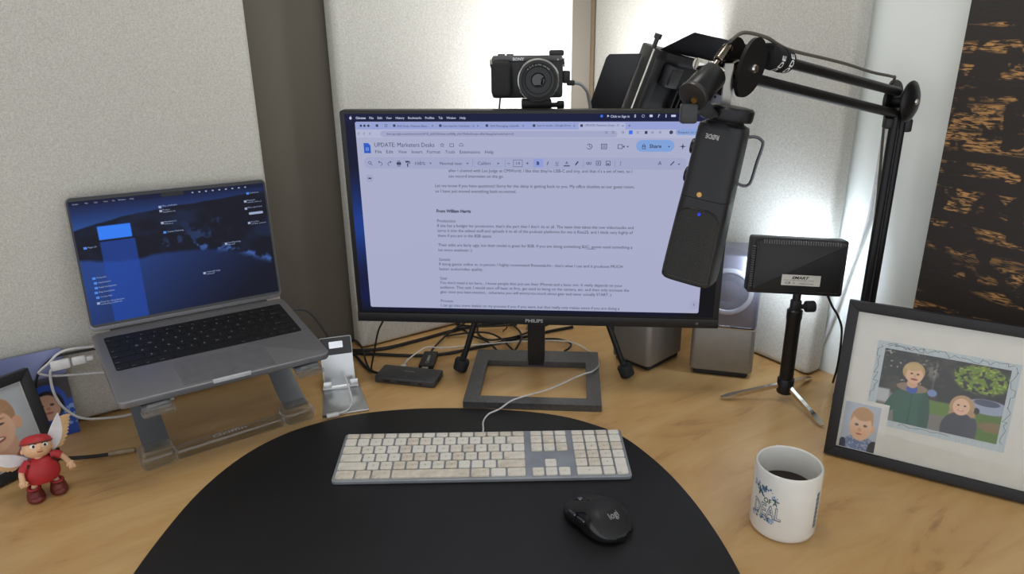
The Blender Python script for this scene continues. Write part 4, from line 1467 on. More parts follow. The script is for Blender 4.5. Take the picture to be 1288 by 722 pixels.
lathe(bm, [(0.0335, 0), (0.0335, 0.010), (0.0322, 0.012), (0.0322, 0.026), (0.0308, 0.029), (0.0270, 0.0295), (0.0262, 0.0275), (0.0215, 0.0265), (0.0205, 0.0285), (0.0120, 0.0285), (0.0100, 0.0255), (0, 0.0255)], 48, TR(LX, -0.014, LZ) @ RX(math.pi / 2), True)
lens = obj('lens', bm, mat('lens_black', (30, 30, 31), 0.35), cmr)
bm = B()
lathe(bm, [(0.0330, 0.024), (0.0338, 0.0265), (0.0330, 0.0290), (0.0312, 0.0300), (0.0308, 0.0285)], 48, TR(LX, -0.014, LZ) @ RX(math.pi / 2))
obj('lens_ring', bm, mat('lens_ring_silver', (178, 178, 176), 0.25, 0.9), lens)
bm = B()
lathe(bm, [(0, 0.0274), (0.006, 0.0268), (0.0098, 0.0258)], 28, TR(LX, -0.014, LZ) @ RX(math.pi / 2))
obj('front_element', bm, mat('lens_glass', (10, 10, 16), 0.05, coat=1.0), lens)
def ring_text(s, r, a0, a1, size):
    Lt = Letters()
    for i, ch in enumerate(s):
        if ch == ' ':
            continue
        a = math.radians(a0 + (a1 - a0) * i / max(1, len(s) - 1))
        sub = Letters()
        sub.add(ch, 0, -size * 0.35, size, center=True)
        W = np.concatenate(sub.V)
        ca, sa = math.cos(a - math.pi / 2), math.sin(a - math.pi / 2)
        W = np.stack([W[:, 0] * ca - W[:, 1] * sa + r * math.cos(a), W[:, 0] * sa + W[:, 1] * ca + r * math.sin(a), W[:, 2]], -1)
        Lt.F += [tuple(j + Lt.n for j in f) for f in sub.F]
        Lt.V.append(W)
        Lt.n += len(W)
    return Lt
Lt = ring_text('3.5-5.6/PZ 16-50', 23.9, 135, 45, 3.4)
Lt.mesh('lens_lettering', WHITE_PRINT, lens, TR(LX, -0.014 - 0.0275, LZ) @ RX(math.pi / 2), scale=0.001)
L = Letters()
L.add('SONY', -26, 59.6, 6.2, -7, lift=0, bold=0.03)
L.mesh('brand_lettering', WHITE_PRINT, cmr, TR(0, -0.0162, 0) @ RX(math.pi / 2), scale=0.001)
L = Letters()
L.add('a', 46, 59.0, 6, lift=0, bold=0.01)
L.mesh('model_mark', WHITE_PRINT, cmr, TR(0, -0.0162, 0) @ RX(math.pi / 2), scale=0.001)
bm = B()
box(bm, (0.0625, 0.0, 0.032), (0.012, 0.010, 0.020), bev=0.002)
box(bm, (0.0700, 0.0, 0.0225), (0.013, 0.008, 0.0085), bev=0.0015)
hd_ = obj('port_plug', bm, BLACK, cmr)
cable('grey video cable leaving the right side of the camera', [(0.1005, 1.240, 0.526), (0.116, 1.244, 0.524), (0.126, 1.250, 0.515), (0.133, 1.262, 0.50), (0.136, 1.275, 0.45), (0.10, 1.30, 0.30), (0.06, 1.36, 0.10), (0.03, 1.43, 0.004)], 0.0026, mat('grey_cable', (150, 152, 156), 0.5))
cable('thin black cord hanging from the left end of the camera', [(-0.016, 1.243, 0.503), (-0.018, 1.244, 0.485), (-0.020, 1.246, 0.46), (-0.016, 1.28, 0.30), (-0.01, 1.36, 0.06), (-0.02, 1.42, 0.003)], 0.0014)

# ------------------------------------------------------------------ large LED lamp with barn doors
Pt = Vector((0.2515, 1.28, 0.5755))
Uv = Vector((0.302, -0.130, 0.944)).normalized()
Rv = Vector((0.90, 0.43, -0.04)); Rv = (Rv - Uv * Rv.dot(Uv)).normalized()
Fv = Uv.cross(Rv).normalized()
LED = frame((0, 0, 0), Rv, Fv, Uv)
led = thing('barn_door_lamp', 'large black LED lamp with open barn doors facing the corner behind the monitor', 'studio lamp', TR(0.30, 1.36, 0))
offs = TR(-0.30, -1.36, 0)
def lp(a, b, c):                       # lamp coordinates: right, forward, up from the rear top left corner
    return Pt + Rv * a + Fv * b + Uv * c
W_, H_, D_ = 0.150, 0.185, 0.050
bm = B()
Ml_ = offs @ frame(Pt, Rv, Fv, Uv)
box(bm, (W_ / 2, D_ / 2, -H_ / 2), (W_, D_, H_), Ml_, bev=0.004)
LB_ = mat('lamp_black', (34, 34, 36), 0.4)
obj('housing', bm, LB_, led)
bm = B()
box(bm, (0.008, -0.004, -H_ / 2), (0.016, 0.010, H_), Ml_, bev=0.002)
box(bm, (W_ / 2, -0.004, -0.008), (W_, 0.010, 0.016), Ml_, bev=0.002)
box(bm, (W_ - 0.008, -0.004, -H_ / 2), (0.016, 0.010, H_), Ml_, bev=0.002)
obj('rear_frame', bm, LB_, led)
bm = B()
box(bm, (0.036, -0.012, -0.036), (0.030, 0.020, 0.036), Ml_, bev=0.003)
box(bm, (0.036, -0.023, -0.036), (0.020, 0.004, 0.026), Ml_, bev=0.001)
obj('battery_clip', bm, mat('lamp_dark_grey', (52, 52, 55), 0.4), led)
for k in range(7):
    bm = B()
    box(bm, (0.062 + 0.011 * k, -0.007, -0.115), (0.004, 0.014, 0.120), Ml_, bev=0.001)
    obj('cooling_fin', bm, LB_, led)
bm = B()
box(bm, (-0.001, D_ * 0.2, -H_ / 2), (0.0025, 0.004, H_ * 0.98), Ml_)
obj('edge_trim', bm, mat('bright_edge', (225, 225, 222), 0.25, 0.9), led)
bm = B()
cyl(bm, Ml_ @ Vector((0.004, 0.02, 0.0)), Ml_ @ Vector((0.004, 0.02, 0.016)), 0.004)
cyl(bm, Ml_ @ Vector((0.004, 0.02, 0.014)), Ml_ @ Vector((0.004, 0.02, 0.022)), 0.0065)
obj('hinge_screw', bm, mat('lamp_dark_grey', (52, 52, 55), 0.4), led)
bm = B()
plate(bm, [Ml_ @ Vector((0.012, D_ + 0.001, -0.012)), Ml_ @ Vector((W_ - 0.012, D_ + 0.001, -0.012)), Ml_ @ Vector((W_ - 0.012, D_ + 0.001, -H_ + 0.012)), Ml_ @ Vector((0.012, D_ + 0.001, -H_ + 0.012))], 0.001)
obj('light_panel', bm, emi('led_panel_glow', (250, 251, 255), LED_BIG), led)
BD = mat('barn_door_black', (46, 46, 49), 0.33, 0.2)
def flap(name, pts, material=BD, th=0.002):
    bm = B()
    plate(bm, [offs @ Vector(p) for p in pts], th)
    bmesh.ops.bevel(bm, geom=bm.edges[:], offset=0.0006, segments=1, affect='EDGES')
    return obj(name, bm, material, led, smooth=20)
h0, h1 = lp(-0.002, D_ - 0.012, -0.018), lp(-0.002, D_ - 0.012, -H_ + 0.01)
dn = (h1 - h0)
fr = Vector((0.1735, 1.335, 0.5705))
flap('barn_door', [h0, fr + dn * 0.02 + (h0 - fr) * 0.06, fr + dn * 0.0 + dn * 0.06, fr + dn * 1.12, h1])
hA, hB = lp(0.010, D_ * 0.2, -0.001), lp(W_ - 0.004, D_ * 0.2, 0.0035)
flap('barn_door', [hA, hB, hB + Vector((0.044, -0.046, 0.0285)), hA + Vector((0.046, -0.046, 0.0275))])
hC, hD = lp(W_ + 0.002, D_ * 0.5, -0.012), lp(W_ + 0.002, D_ * 0.5, -H_ + 0.01)
GP = mat('grey_perforated_metal', (168, 168, 178), 0.4, 0.3)
rd = flap('barn_door', [hC, hD, hD + Vector((0.042, -0.045, -0.006)), hC + Vector((0.042, -0.045, -0.002))], GP)
rd['label'] = 'pale grey perforated barn door'
for a in (0.25, 0.5, 0.75):
    for b in (0.3, 0.5, 0.7):
        c0 = offs @ (hC.lerp(hD, b) + Vector((0.042, -0.045, -0.004)) * a)
        bm = B()
        nn = (hD - hC).cross(Vector((0.042, -0.045, -0.004))).normalized()
        cyl(bm, c0 - nn * 0.0016, c0 + nn * 0.0016, 0.0024, n=12)
        obj('hole', bm, mat('hole_dark', (30, 30, 34), 0.6), rd)
bm = B()
mid = lp(W_ / 2, D_ / 2, -H_)
cyl(bm, offs @ Vector((0.252, 1.418, 0.03)), offs @ (mid + Vector((0, 0, 0.0))), 0.009)
obj('stand_pole', bm, BLACK_SATIN, led)
bm = B()
lathe(bm, [(0.040, 0), (0.040, 0.008), (0.034, 0.014), (0.012, 0.020), (0.012, 0.035)], 32, offs @ TR(0.252, 1.418, 0.0005), True, True)
obj('stand_base', bm, BLACK_SATIN, led)

# ------------------------------------------------------------------ speakers
def speaker(M, label):
    s = thing('desktop_speaker', label, 'speaker', M, 'grey desktop speakers')
    SM = mat('speaker_silver', (138, 134, 128), 0.42, 0.55, var=0.05, bump=0.05)
    w, d, h, hs = 0.112, 0.088, 0.236, 0.098
    bm = B()
    prism(bm, rrect(-w / 2, 0, w / 2, d, 0.010, 4), 0.010, hs, bev=0.004, seg=3)
    obj('lower_body', bm, SM, s)
    bm = B()
    prism(bm, rrect(-w / 2, 0.001, w / 2, d, 0.010, 4), hs + 0.0005, h, bev=0.004, seg=3)
    up_ = obj('upper_body', bm, mat('speaker_dark', (118, 118, 132), 0.32, 0.6, var=0.05), s)
    bm = B()
    lathe(bm, [(0.034, -0.001), (0.036, 0.003), (0.040, 0.0036), (0.0435, 0.0028), (0.0445, -0.001)], 48, TR(0, 0.001, 0.168) @ RX(math.pi / 2))
    obj('driver_ring', bm, mat('ring_silver', (160, 162, 172), 0.5, 0.6), up_)
    bm = B()
    lathe(bm, [(0, -0.004), (0.012, -0.001), (0.030, 0.0008), (0.036, 0.0004)], 40, TR(0, 0.0008, 0.168) @ RX(math.pi / 2))
    obj('driver_cone', bm, mat('cone_grey', (108, 110, 122), 0.4, 0.5), up_)
    bm = B()
    box(bm, (0, d / 2, 0.005), (w * 0.86, d * 0.9, 0.010), bev=0.003)
    obj('foot', bm, RUBBER, s)
    bm = B()
    box(bm, (0, 0.0, hs), (w * 0.96, 0.002, 0.0012))
    obj('seam', bm, CHROME, s)
    L = Letters()
    L.add('SAMSUNG', 0, hs * 1000 + 2.5, 4, lift=0, center=True, bold=0.02)
    L.mesh('brand_lettering', WHITE_PRINT, s, TR(0, 0.0002, 0) @ RX(math.pi / 2), scale=0.001)
    return s
sa = Vector((0.0889, -0.0247, 0)).normalized()
speaker(frame((0.383, 1.204, 0), sa, (-sa.y, sa.x, 0), (0, 0, 1)), 'grey speaker showing its round driver ring, right of the monitor')
sb = Vector((-0.068, 0.053, 0)).normalized()
sb2 = Vector((0.72, 0.69, 0)).normalized()
speaker(frame((0.253 + 0.056 * sb2.x, 1.22 + 0.056 * sb2.y, 0), sb2, (-sb2.y, sb2.x, 0), (0, 0, 1)), 'grey speaker turned sideways under the right half of the monitor')

# ------------------------------------------------------------------ small LED lamp on a mini tripod
EMC = Vector((0.468, 1.112, 0))
em = thing('mini_led_lamp', 'small black LED video lamp on a chrome-legged mini tripod, seen from behind', 'video lamp', TR(*EMC))
for f in ((0.361, 1.118), (0.498, 1.020), (0.545, 1.190)):
    p = Vector((f[0], f[1], 0.004)) - EMC
    q = Vector((0, 0, 0.030)) + Vector((p.x, p.y, 0)).normalized() * 0.010
    bm = B()
    d = (q - p).normalized()
    sd = d.cross(Vector((0, 0, 1))).normalized()
    nu = sd.cross(d)
    rings = []
    for tt, wd, hh in ((0, 0.003, 0.0012), (0.10, 0.0055, 0.002), (0.26, 0.0050, 0.0028), (0.30, 0.0038, 0.0034), (1.0, 0.0034, 0.0032)):
        c0 = p.lerp(q, tt)
        rings.append([c0 + sd * wd + nu * hh, c0 - sd * wd + nu * hh, c0 - sd * wd - nu * hh, c0 + sd * wd - nu * hh])
    loft(bm, rings)
    obj('leg', bm, CHROME, em, smooth=50)
bm = B()
lathe(bm, [(0.012, 0.016), (0.0135, 0.018), (0.0140, 0.042), (0.0130, 0.0435), (0.0115, 0.044), (0.0115, 0.150), (0.0125, 0.155), (0.0125, 0.168), (0.010, 0.1705)], 28, None, True, True)
obj('grip_column', bm, BLACK_SATIN, em)
bm = B()
box(bm, (0, 0, 0.176), (0.016, 0.014, 0.022), bev=0.003)
cyl(bm, (0, 0, 0.180), (0, 0, 0.198), 0.0065)
obj('tilt_head', bm, BLACK, em)
bm = B()
cyl(bm, (0.008, -0.004, 0.176), (0.016, -0.004, 0.176), 0.004)
cyl(bm, (0.014, -0.004, 0.176), (0.030, -0.004, 0.176), 0.0095, bev=0.002)
obj('tilt_knob', bm, RUBBER, em)
EMB = TR(0.001, 0.012, 0.190) @ RZ(-0.09) @ RX(-0.10) @ RY(0.035)
bm = B()
ebox = [[(-0.076, 0.0), (0.076, 0.0), (0.076, 0.094), (-0.076, 0.094)]]
prism(bm, rrect(-0.077, 0.0, 0.077, 0.094, 0.004, 3), -0.030, -0.004, EMB @ RX(math.pi / 2), bev=0.002)
prism(bm, rrect(-0.072, 0.006, 0.072, 0.090, 0.004, 3), -0.006, 0.006, EMB @ RX(math.pi / 2), bev=0.005, seg=2)
eb = obj('lamp_body', bm, mat('video_lamp_black', (34, 34, 35), 0.5), em)
for k in range(32):
    bm = B()
    box(bm, (-0.060 + 0.120 * k / 31, -0.0040, 0.0890), (0.0018, 0.0040, 0.0060), EMB, bev=0.0)
    obj('vent_rib', bm, mat('vent_grey', (96, 96, 98), 0.5), eb, smooth=0)
for k in range(18):
    bm = B()
    box(bm, (-0.0745, -0.0015, 0.014 + 0.066 * k / 17), (0.004, 0.008, 0.0014), EMB)
    obj('vent_rib', bm, mat('vent_grey', (96, 96, 98), 0.5), eb, smooth=0)
bm = B()
prism(bm, [(-0.026, 0.018), (0.036, 0.018), (0.036, 0.036), (-0.026, 0.036)], 0.0058, 0.0064, EMB @ RX(math.pi / 2))
lb = obj('label_sticker', bm, mat('label_white', (205, 202, 192), 0.5), eb)
L = Letters()
L.add('EMART', -10, 29.2, 6.2, 18, lift=6.6, shear=0.3, bold=0.03)
L.add('Panel: 60 LED / Power: 5W / 5600K', -22, 26.2, 2.2, 26, lift=6.6)
L.add('CE', -20, 20.6, 5, -11, lift=6.6, bold=0.01)
L.add('X', -8, 20.6, 4.6, -4, lift=6.6)
L.add('MADE IN CHINA', 4, 20.6, 2.8, 26, lift=6.6)
L.mesh('label_lettering', mat('ink_black', (30, 30, 32), 0.6), lb, EMB @ RX(math.pi / 2), scale=0.001)
bm = B()
prism(bm, rrect(-0.070, 0.007, 0.070, 0.087, 0.002, 2), -0.0312, -0.0300, EMB @ RX(math.pi / 2))
obj('light_panel', bm, emi('small_led_glow', (226, 240, 255), LED_SMALL), em)
cable('black power cord hanging from the small LED lamp towards the wall', [(0.520, 1.120, 0.196), (0.526, 1.120, 0.183), (0.535, 1.122, 0.168), (0.548, 1.126, 0.150), (0.560, 1.13, 0.12), (0.572, 1.15, 0.05), (0.578, 1.17, 0.003)], 0.0019)

# ------------------------------------------------------------------ boom arm
BASE = Vector((0.580, 1.100, 0))
boom = thing('boom_arm', 'black jointed microphone boom arm rising behind the picture frame', 'microphone arm', TR(*BASE))
def bl(x, y, z):
    return Vector((x, y, z)) - BASE
dA = Vector((0.761, 0.648, 0)); nA = Vector((0.648, -0.761, 0))
ARM = mat('boom_black', (26, 26, 28), 0.38, 0.3)
bm = B()
lathe(bm, [(0.030, 0.0005), (0.030, 0.010), (0.022, 0.014), (0.016, 0.016), (0.016, 0.055), (0.013, 0.058)], 32, None, True, True)
obj('mounting_base', bm, ARM, boom)
for sgn in (-1, 1):
    bm = B()
    o_ = dA * 0.0125 * sgn
    cyl(bm, bl(0.580, 1.1, 0.05) + o_, bl(0.580, 1.1, 0.490) + o_, 0.0066, n=16)
    obj('lower_tube', bm, ARM, boom)
bm = B()
box(bm, (0, 0, 0.265), (0.006, 0.004, 0.40), RZ(math.atan2(dA.y, dA.x)))
obj('tension_spring', bm, mat('spring_grey', (92, 92, 94), 0.35, 0.7), boom)
bm = B()
box(bm, (0.020, 0.012, 0.468), (0.012, 0.016, 0.020), bev=0.003)
obj('cable_clip', bm, BLACK, boom)
bm = B()
box(bm, (-0.020, -0.010, 0.474), (0.012, 0.014, 0.016), bev=0.003)
obj('cable_clip', bm, BLACK, boom)
for a, b in (((0.278, 0.8435, 0.582), (0.566, 1.0886, 0.5195)), ((0.268, 0.835, 0.558), (0.566, 1.0886, 0.4885))):
    bm = B()
    cyl(bm, bl(*a), bl(*b), 0.0066, n=16)
    obj('upper_tube', bm, ARM, boom)
# elbow cheeks
for sgn in (-1, 1):
    bm = B()
    c0 = bl(0.580, 1.1, 0.505) + nA * 0.013 * sgn
    lathe(bm, [(0, 0.0085), (0.012, 0.0075), (0.022, 0.005), (0.029, 0.001), (0.030, -0.001), (0.029, -0.003), (0, -0.003)], 36, axis_M(c0, c0 + nA * sgn))
    ck = obj('elbow_cheek', bm, ARM, boom)
    if sgn > 0:
        bm = B()
        lathe(bm, [(0, 0.010), (0.0035, 0.010), (0.0045, 0.0085), (0.0045, 0.006)], 16, axis_M(c0, c0 + nA))
        obj('pivot_screw', bm, CHROME, ck)
bm = B()
cyl(bm, bl(0.580, 1.1, 0.505) - nA * 0.014, bl(0.580, 1.1, 0.505) + nA * 0.014, 0.012)
obj('elbow_pivot', bm, ARM, boom)
# egg-shaped cheeks at the microphone end
Z = Vector((0, 0, 1))
def egg(c0, th):
    t = B()
    pts = []
    for k in range(36):
        a = 2 * math.pi * k / 36
        rx = 0.024 * (1 + 0.10 * math.cos(a))
        rz = 0.0305 * (1 + 0.05 * math.sin(a))
        pts.append(c0 + dA * (rx * math.cos(a) + 0.010 * math.sin(a)) + Z * rz * math.sin(a))
    f0 = [t.verts.new(p + nA * th) for p in pts]
    f1 = [t.verts.new(p - nA * th) for p in pts]
    t.faces.new(f0); t.faces.new(f1[::-1])
    for i in range(36):
        j = (i + 1) % 36
        t.faces.new((f0[i], f1[i], f1[j], f0[j]))
    return t
EC = bl(0.249, 0.8185, 0.5695)
for sgn in (1, -1):
    bm = egg(EC + nA * 0.013 * sgn, 0.0022)
    ck = obj('end_cheek', bm, ARM, boom)
    if sgn > 0:
        bm = B()
        c1 = EC + nA * 0.0148 + dA * 0.006
        lathe(bm, [(0, 0.003), (0.004, 0.003), (0.0052, 0.001), (0.0052, 0)], 16, axis_M(c1, c1 + nA))
        obj('pivot_screw', bm, CHROME, ck)
bm = B()
cyl(bm, EC - nA * 0.013, EC + nA * 0.013, 0.010)
obj('end_pivot', bm, ARM, boom)
bm = B()
box(bm, bl(0.233, 0.802, 0.552), (0.0100, 0.005, 0.048), bev=0.001)
obj('spigot', bm, mat('pale_steel', (150, 147, 140), 0.3, 0.9), boom)
bm = B()
c0 = bl(0.243, 0.812, 0.569)
lathe(bm, [(0.0100, -0.020), (0.0100, 0.004), (0.0085, 0.006), (0.0062, 0.006), (0.0058, 0.004)], 28, axis_M(c0, c0 + Vector((0.30, -0.95, 0))))
bo = obj('spigot_bolt', bm, mat('dark_chrome', (120, 112, 102), 0.15, 1.0), boom)
bm = B()
lathe(bm, [(0, 0.0048), (0.0060, 0.0042)], 24, axis_M(c0, c0 + Vector((0.30, -0.95, 0))))
obj('bolt_face', bm, BRASS, bo)
bm = B()
p0_, p1_ = bl(0.212, 0.800, 0.5655), bl(0.236, 0.820, 0.592)
cyl(bm, p0_, p1_, 0.0036, n=16)
cyl(bm, p0_.lerp(p1_, 0.45), p1_, 0.0058, n=18, bev=0.001)
for k in range(8):
    a_ = p0_.lerp(p1_, 0.50 + 0.055 * k)
    cyl(bm, a_, a_.lerp(p1_, 0.05), 0.0062, n=18)
obj('knurled_screw', bm, mat('dark_chrome', (120, 112, 102), 0.15, 1.0), boom)
bm = B()
cyl(bm, bl(0.195, 0.792, 0.5765), bl(0.208, 0.796, 0.5735), 0.0060, n=20, bev=0.001)
cyl(bm, bl(0.205, 0.796, 0.5735), bl(0.232, 0.804, 0.5675), 0.0030, n=14)
obj('clamp_knob', bm, CHROME, boom)
# cable ties with lettering
UA = (Vector((0.561, 1.09, 0.517)) - Vector((0.283, 0.84, 0.582))).normalized()
SV = UA.cross(Z).normalized(); NV_ = SV.cross(UA)
for i, (s0, txt) in enumerate(((0.010, 'RODE'), (0.030, 'RODE'))):
    ctr = bl(0.283, 0.84, 0.582) + UA * s0
    bm = B()
    lathe(bm, [(0.0105, 0), (0.0136, 0.0012), (0.0140, 0.009), (0.0136, 0.0168), (0.0105, 0.018)], 24, axis_M(ctr, ctr + UA), True, True)
    if i == 0:
        box(bm, (0, 0, 0), (0.004, 0.016, 0.010), frame(ctr + UA * 0.006 + NV_ * 0.0125 - SV * 0.002, NV_, UA, SV), bev=0.001)
    tie = obj('cable_tie', bm, mat('velcro_black', (22, 22, 23), 0.85, bump=0.5), boom)
    L = Letters()
    L.add(txt, 0, 0, 10.5, 32, bold=0.03)
    def wr_(V, ctr=ctr, i=i):
        V = V.copy()
        th = (-2.1 + 0.35 * i) + V[:, 0] / 0.0142
        out = []
        for k in range(len(V)):
            q = ctr + UA * (0.0118 - V[k, 1]) + (SV * math.cos(th[k]) + NV_ * math.sin(th[k])) * 0.01415
            out.append(tuple(q))
        return np.array(out)
    L.mesh('tie_lettering', WHITE_PRINT, tie, fn=wr_, scale=0.001)
cable('greyish brown microphone cable strapped along the top of the boom arm', [(0.236, 0.815, 0.598), (0.255, 0.833, 0.606), (0.283, 0.845, 0.601), (0.307, 0.868, 0.592), (0.335, 0.893, 0.584), (0.431, 0.985, 0.5665), (0.503, 1.045, 0.550), (0.550, 1.082, 0.5415), (0.572, 1.115, 0.535), (0.573, 1.130, 0.50), (0.585, 1.128, 0.30), (0.588, 1.125, 0.004)], 0.0021, mat('cable_brown_grey', (96, 90, 82), 0.6))

# ------------------------------------------------------------------ microphone
mz = Vector((0.150, 0.0, 0.9887)).normalized()
my = Vector((0.50, 0.866, 0)); my = (my - mz * my.dot(mz)).normalized()
mx_ = my.cross(mz)
MIC = frame((0.2345, 0.800, 0.5165), mx_, my, mz)       # z up towards the mount, -y the front
mic = thing('studio_microphone', 'black studio microphone hanging upside down from the boom arm', 'microphone', MIC)
def sec(s, hw, hd, n=56, p=4.6, yo=0.0):
    out = []
    for k in range(n):
        a = 2 * math.pi * k / n
        c, sn = math.cos(a), math.sin(a)
        out.append(Vector((hw * math.copysign(abs(c) ** (2 / p), c), yo + hd * math.copysign(abs(sn) ** (2 / p), sn), -s)))
    return out
MB_ = mat('mic_black', (38, 38, 40), 0.45, 0.2)
bm = B()
loft(bm, [sec(-0.002, 0.018, 0.018, p=2), sec(0.002, 0.0200, 0.0195, p=2), sec(0.005, 0.0245, 0.0225), sec(0.010, 0.0255, 0.0240), sec(0.045, 0.0262, 0.0248), sec(0.085, 0.0272, 0.0255)])
obj('upper_body', bm, MB_, mic)
bm = B()
loft(bm, [sec(0.0855, 0.0272, 0.0255), sec(0.098, 0.0278, 0.0258), sec(0.140, 0.0290, 0.0262), sec(0.172, 0.0298, 0.0262), sec(0.181, 0.0293, 0.0257), sec(0.1835, 0.0268, 0.0232)])
obj('lower_body', bm, mat('mic_black_lower', (33, 33, 35), 0.4, 0.2), mic)
def grille_mat():
    m = bpy.data.materials.new('woven_grille')
    m.use_nodes = True
    nt = m.node_tree
    b = nt.nodes['Principled BSDF']
    tc = nt.nodes.new('ShaderNodeTexCoord')
    mp = nt.nodes.new('ShaderNodeMapping')
    mp.inputs['Scale'].default_value = (640, 0, 640)
    mp.inputs['Rotation'].default_value = (0, 0.78, 0)
    nt.links.new(tc.outputs['Object'], mp.inputs['Vector'])
    ck = nt.nodes.new('ShaderNodeTexVoronoi')
    ck.feature = 'F1'
    ck.inputs['Randomness'].default_value = 0.0
    ck.inputs['Scale'].default_value = 1.0
    nt.links.new(mp.outputs['Vector'], ck.inputs['Vector'])
    r = nt.nodes.new('ShaderNodeValToRGB')
    r.color_ramp.elements[0].position, r.color_ramp.elements[1].position = 0.28, 0.44
    r.color_ramp.elements[0].color = (0.003, 0.003, 0.003, 1)
    r.color_ramp.elements[1].color = (0.085, 0.082, 0.08, 1)
    nt.links.new(ck.outputs['Distance'], r.inputs['Fac'])
    nt.links.new(r.outputs['Color'], b.inputs['Base Color'])
    bp = nt.nodes.new('ShaderNodeBump')
    bp.inputs['Strength'].default_value = 1.0
    bp.inputs['Distance'].default_value = 0.001
    nt.links.new(ck.outputs['Distance'], bp.inputs['Height'])
    nt.links.new(bp.outputs['Normal'], b.inputs['Normal'])
    b.inputs['Roughness'].default_value = 0.3
    b.inputs['Metallic'].default_value = 0.6
    return m
# front grille: follows the front face, with an arched top
t = B()
rows_ = []
NS = 26
for i in range(NS + 1):
    s = 0.0965 + (0.1775 - 0.0965) * i / NS
    f = (s - 0.0855) / 0.09
    hw = 0.0272 + 0.0026 * min(1, f) - 0.0035
    hd = 0.0255 + 0.0007 * min(1, f)
    rel = (s - 0.0965) / 0.016
    wlim = hw * (min(1, 0.42 + 0.58 * math.sqrt(max(0, 1 - (1 - min(1, rel)) ** 2))))
    row = []
    for k in range(15):
        xx = wlim * (2 * k / 14 - 1)
        yy_ = -(hd + 0.0011) * (1 - (abs(xx) / (hw + 0.0035)) ** 4.6) ** (1 / 4.6)
        row.append(t.verts.new((xx, yy_, -s)))
    rows_.append(row)
for a, b in zip(rows_, rows_[1:]):
    for k in range(14):
        t.faces.new((a[k], a[k + 1], b[k + 1], b[k]))
outline = [v.co.copy() for v in rows_[0]] + [r_[-1].co.copy() for r_ in rows_[1:]] + [v.co.copy() for v in rows_[-1][::-1]][1:] + [r_[0].co.copy() for r_ in rows_[::-1]][1:]
gr = obj('front_grille', t, grille_mat(), mic, smooth=60)
bm = B()
tube(bm, [tuple(p) for p in outline] + [tuple(outline[0])], 0.0009, 6, raw=True)
obj('grille_rim', bm, mat('rim_dark', (58, 56, 54), 0.35, 0.6), gr)
bm = B()
lathe(bm, [(0.0245, -0.008), (0.0255, -0.006), (0.0255, 0.004), (0.0235, 0.006), (0.0170, 0.007)], 36, TR(0.002, 0.001, 0.009), True, True)
lathe(bm, [(0.0180, 0.0), (0.0180, 0.010), (0.015, 0.012)], 36, TR(0.001, 0.001, -0.003), True, True)
obj('mount_ring', bm, BLACK_SATIN, mic)
bm = B()
cyl(bm, (-0.004, -0.0250, -0.0805), (-0.004, -0.0264, -0.0805), 0.0028, n=18)
obj('gold_badge', bm, BRASS, mic)
bm = B()
cyl(bm, (0.001, -0.0262, -0.1015), (0.001, -0.0276, -0.1015), 0.0018, n=14)
obj('status_light', bm, emi('blue_led', (30, 60, 200), 0.8), mic)
for s in (0.034, 0.066):
    bm = B()
    cyl(bm, (-0.0255, 0.004, -s), (-0.0320, 0.004, -s), 0.0085, n=24, bev=0.001)
    obj('dial_knob', bm, mat('knob_black', (20, 20, 21), 0.4), mic)
L = Letters()
L.add('RØDE', 0, 0, 7.0, 14.5, bold=0.03)
L.mesh('brand_lettering', mat('mic_lettering', (176, 174, 172), 0.5), mic, TR(0.0025, -0.0249, -0.0150) @ RX(math.pi / 2) @ RZ(math.pi), scale=0.001)
# wire bracket on the right side
bm = B()
tube(bm, [(0.024, 0.006, -0.014), (0.033, 0.008, -0.012), (0.0395, 0.010, -0.014), (0.0425, 0.010, -0.019), (0.0410, 0.010, -0.038), (0.0400, 0.010, -0.058), (0.0380, 0.009, -0.064), (0.033, 0.008, -0.066), (0.024, 0.006, -0.064)], 0.0017, 10, 8)
obj('wire_bracket', bm, mat('bracket_steel', (92, 92, 98), 0.2, 0.9), mic)
# swivel barrel, thumb screw and arm that carry the microphone
IM = MIC.inverted()
def ml(x, y, z):
    return IM @ Vector((x, y, z))
bm = B()
cyl(bm, ml(0.190, 0.772, 0.5455), ml(0.215, 0.795, 0.5645), 0.0155, n=32, bev=0.0015)
sw = obj('swivel_barrel', bm, BLACK_SATIN, mic)
bm = B()
cyl(bm, ml(0.1885, 0.7706, 0.5443), ml(0.192, 0.7738, 0.5470), 0.0162, n=32, bev=0.001)
obj('barrel_rim', bm, mat('rim_worn', (66, 64, 62), 0.35, 0.5), sw)
bm = B()
cyl(bm, ml(0.1900, 0.7690, 0.5405), ml(0.1930, 0.7720, 0.5425), 0.0032, n=16)
obj('barrel_pin', bm, BRASS, sw)
bm = B()
loft(bm, [[ml(*q) for q in r_] for r_ in ([(0.186, 0.772, 0.545), (0.203, 0.772, 0.548), (0.203, 0.790, 0.548), (0.186, 0.790, 0.545)], [(0.192, 0.773, 0.530), (0.212, 0.773, 0.534), (0.212, 0.790, 0.534), (0.192, 0.790, 0.530)], [(0.208, 0.776, 0.520), (0.222, 0.778, 0.524), (0.222, 0.792, 0.524), (0.208, 0.792, 0.520)])])
bmesh.ops.bevel(bm, geom=bm.edges[:], offset=0.002, segments=2, affect='EDGES')
obj('yoke', bm, BLACK_SATIN, mic)
bm = B()
t = B()
box(t, (0.1870, 0.774, 0.5275), (0.018, 0.011, 0.021), bev=0.003)
t.transform(IM)
merge(bm, t)
cyl(bm, ml(0.190, 0.776, 0.5285), ml(0.202, 0.779, 0.5285), 0.004, n=14)
obj('thumb_screw', bm, mat('thumb_grey', (52, 52, 54), 0.4), mic)

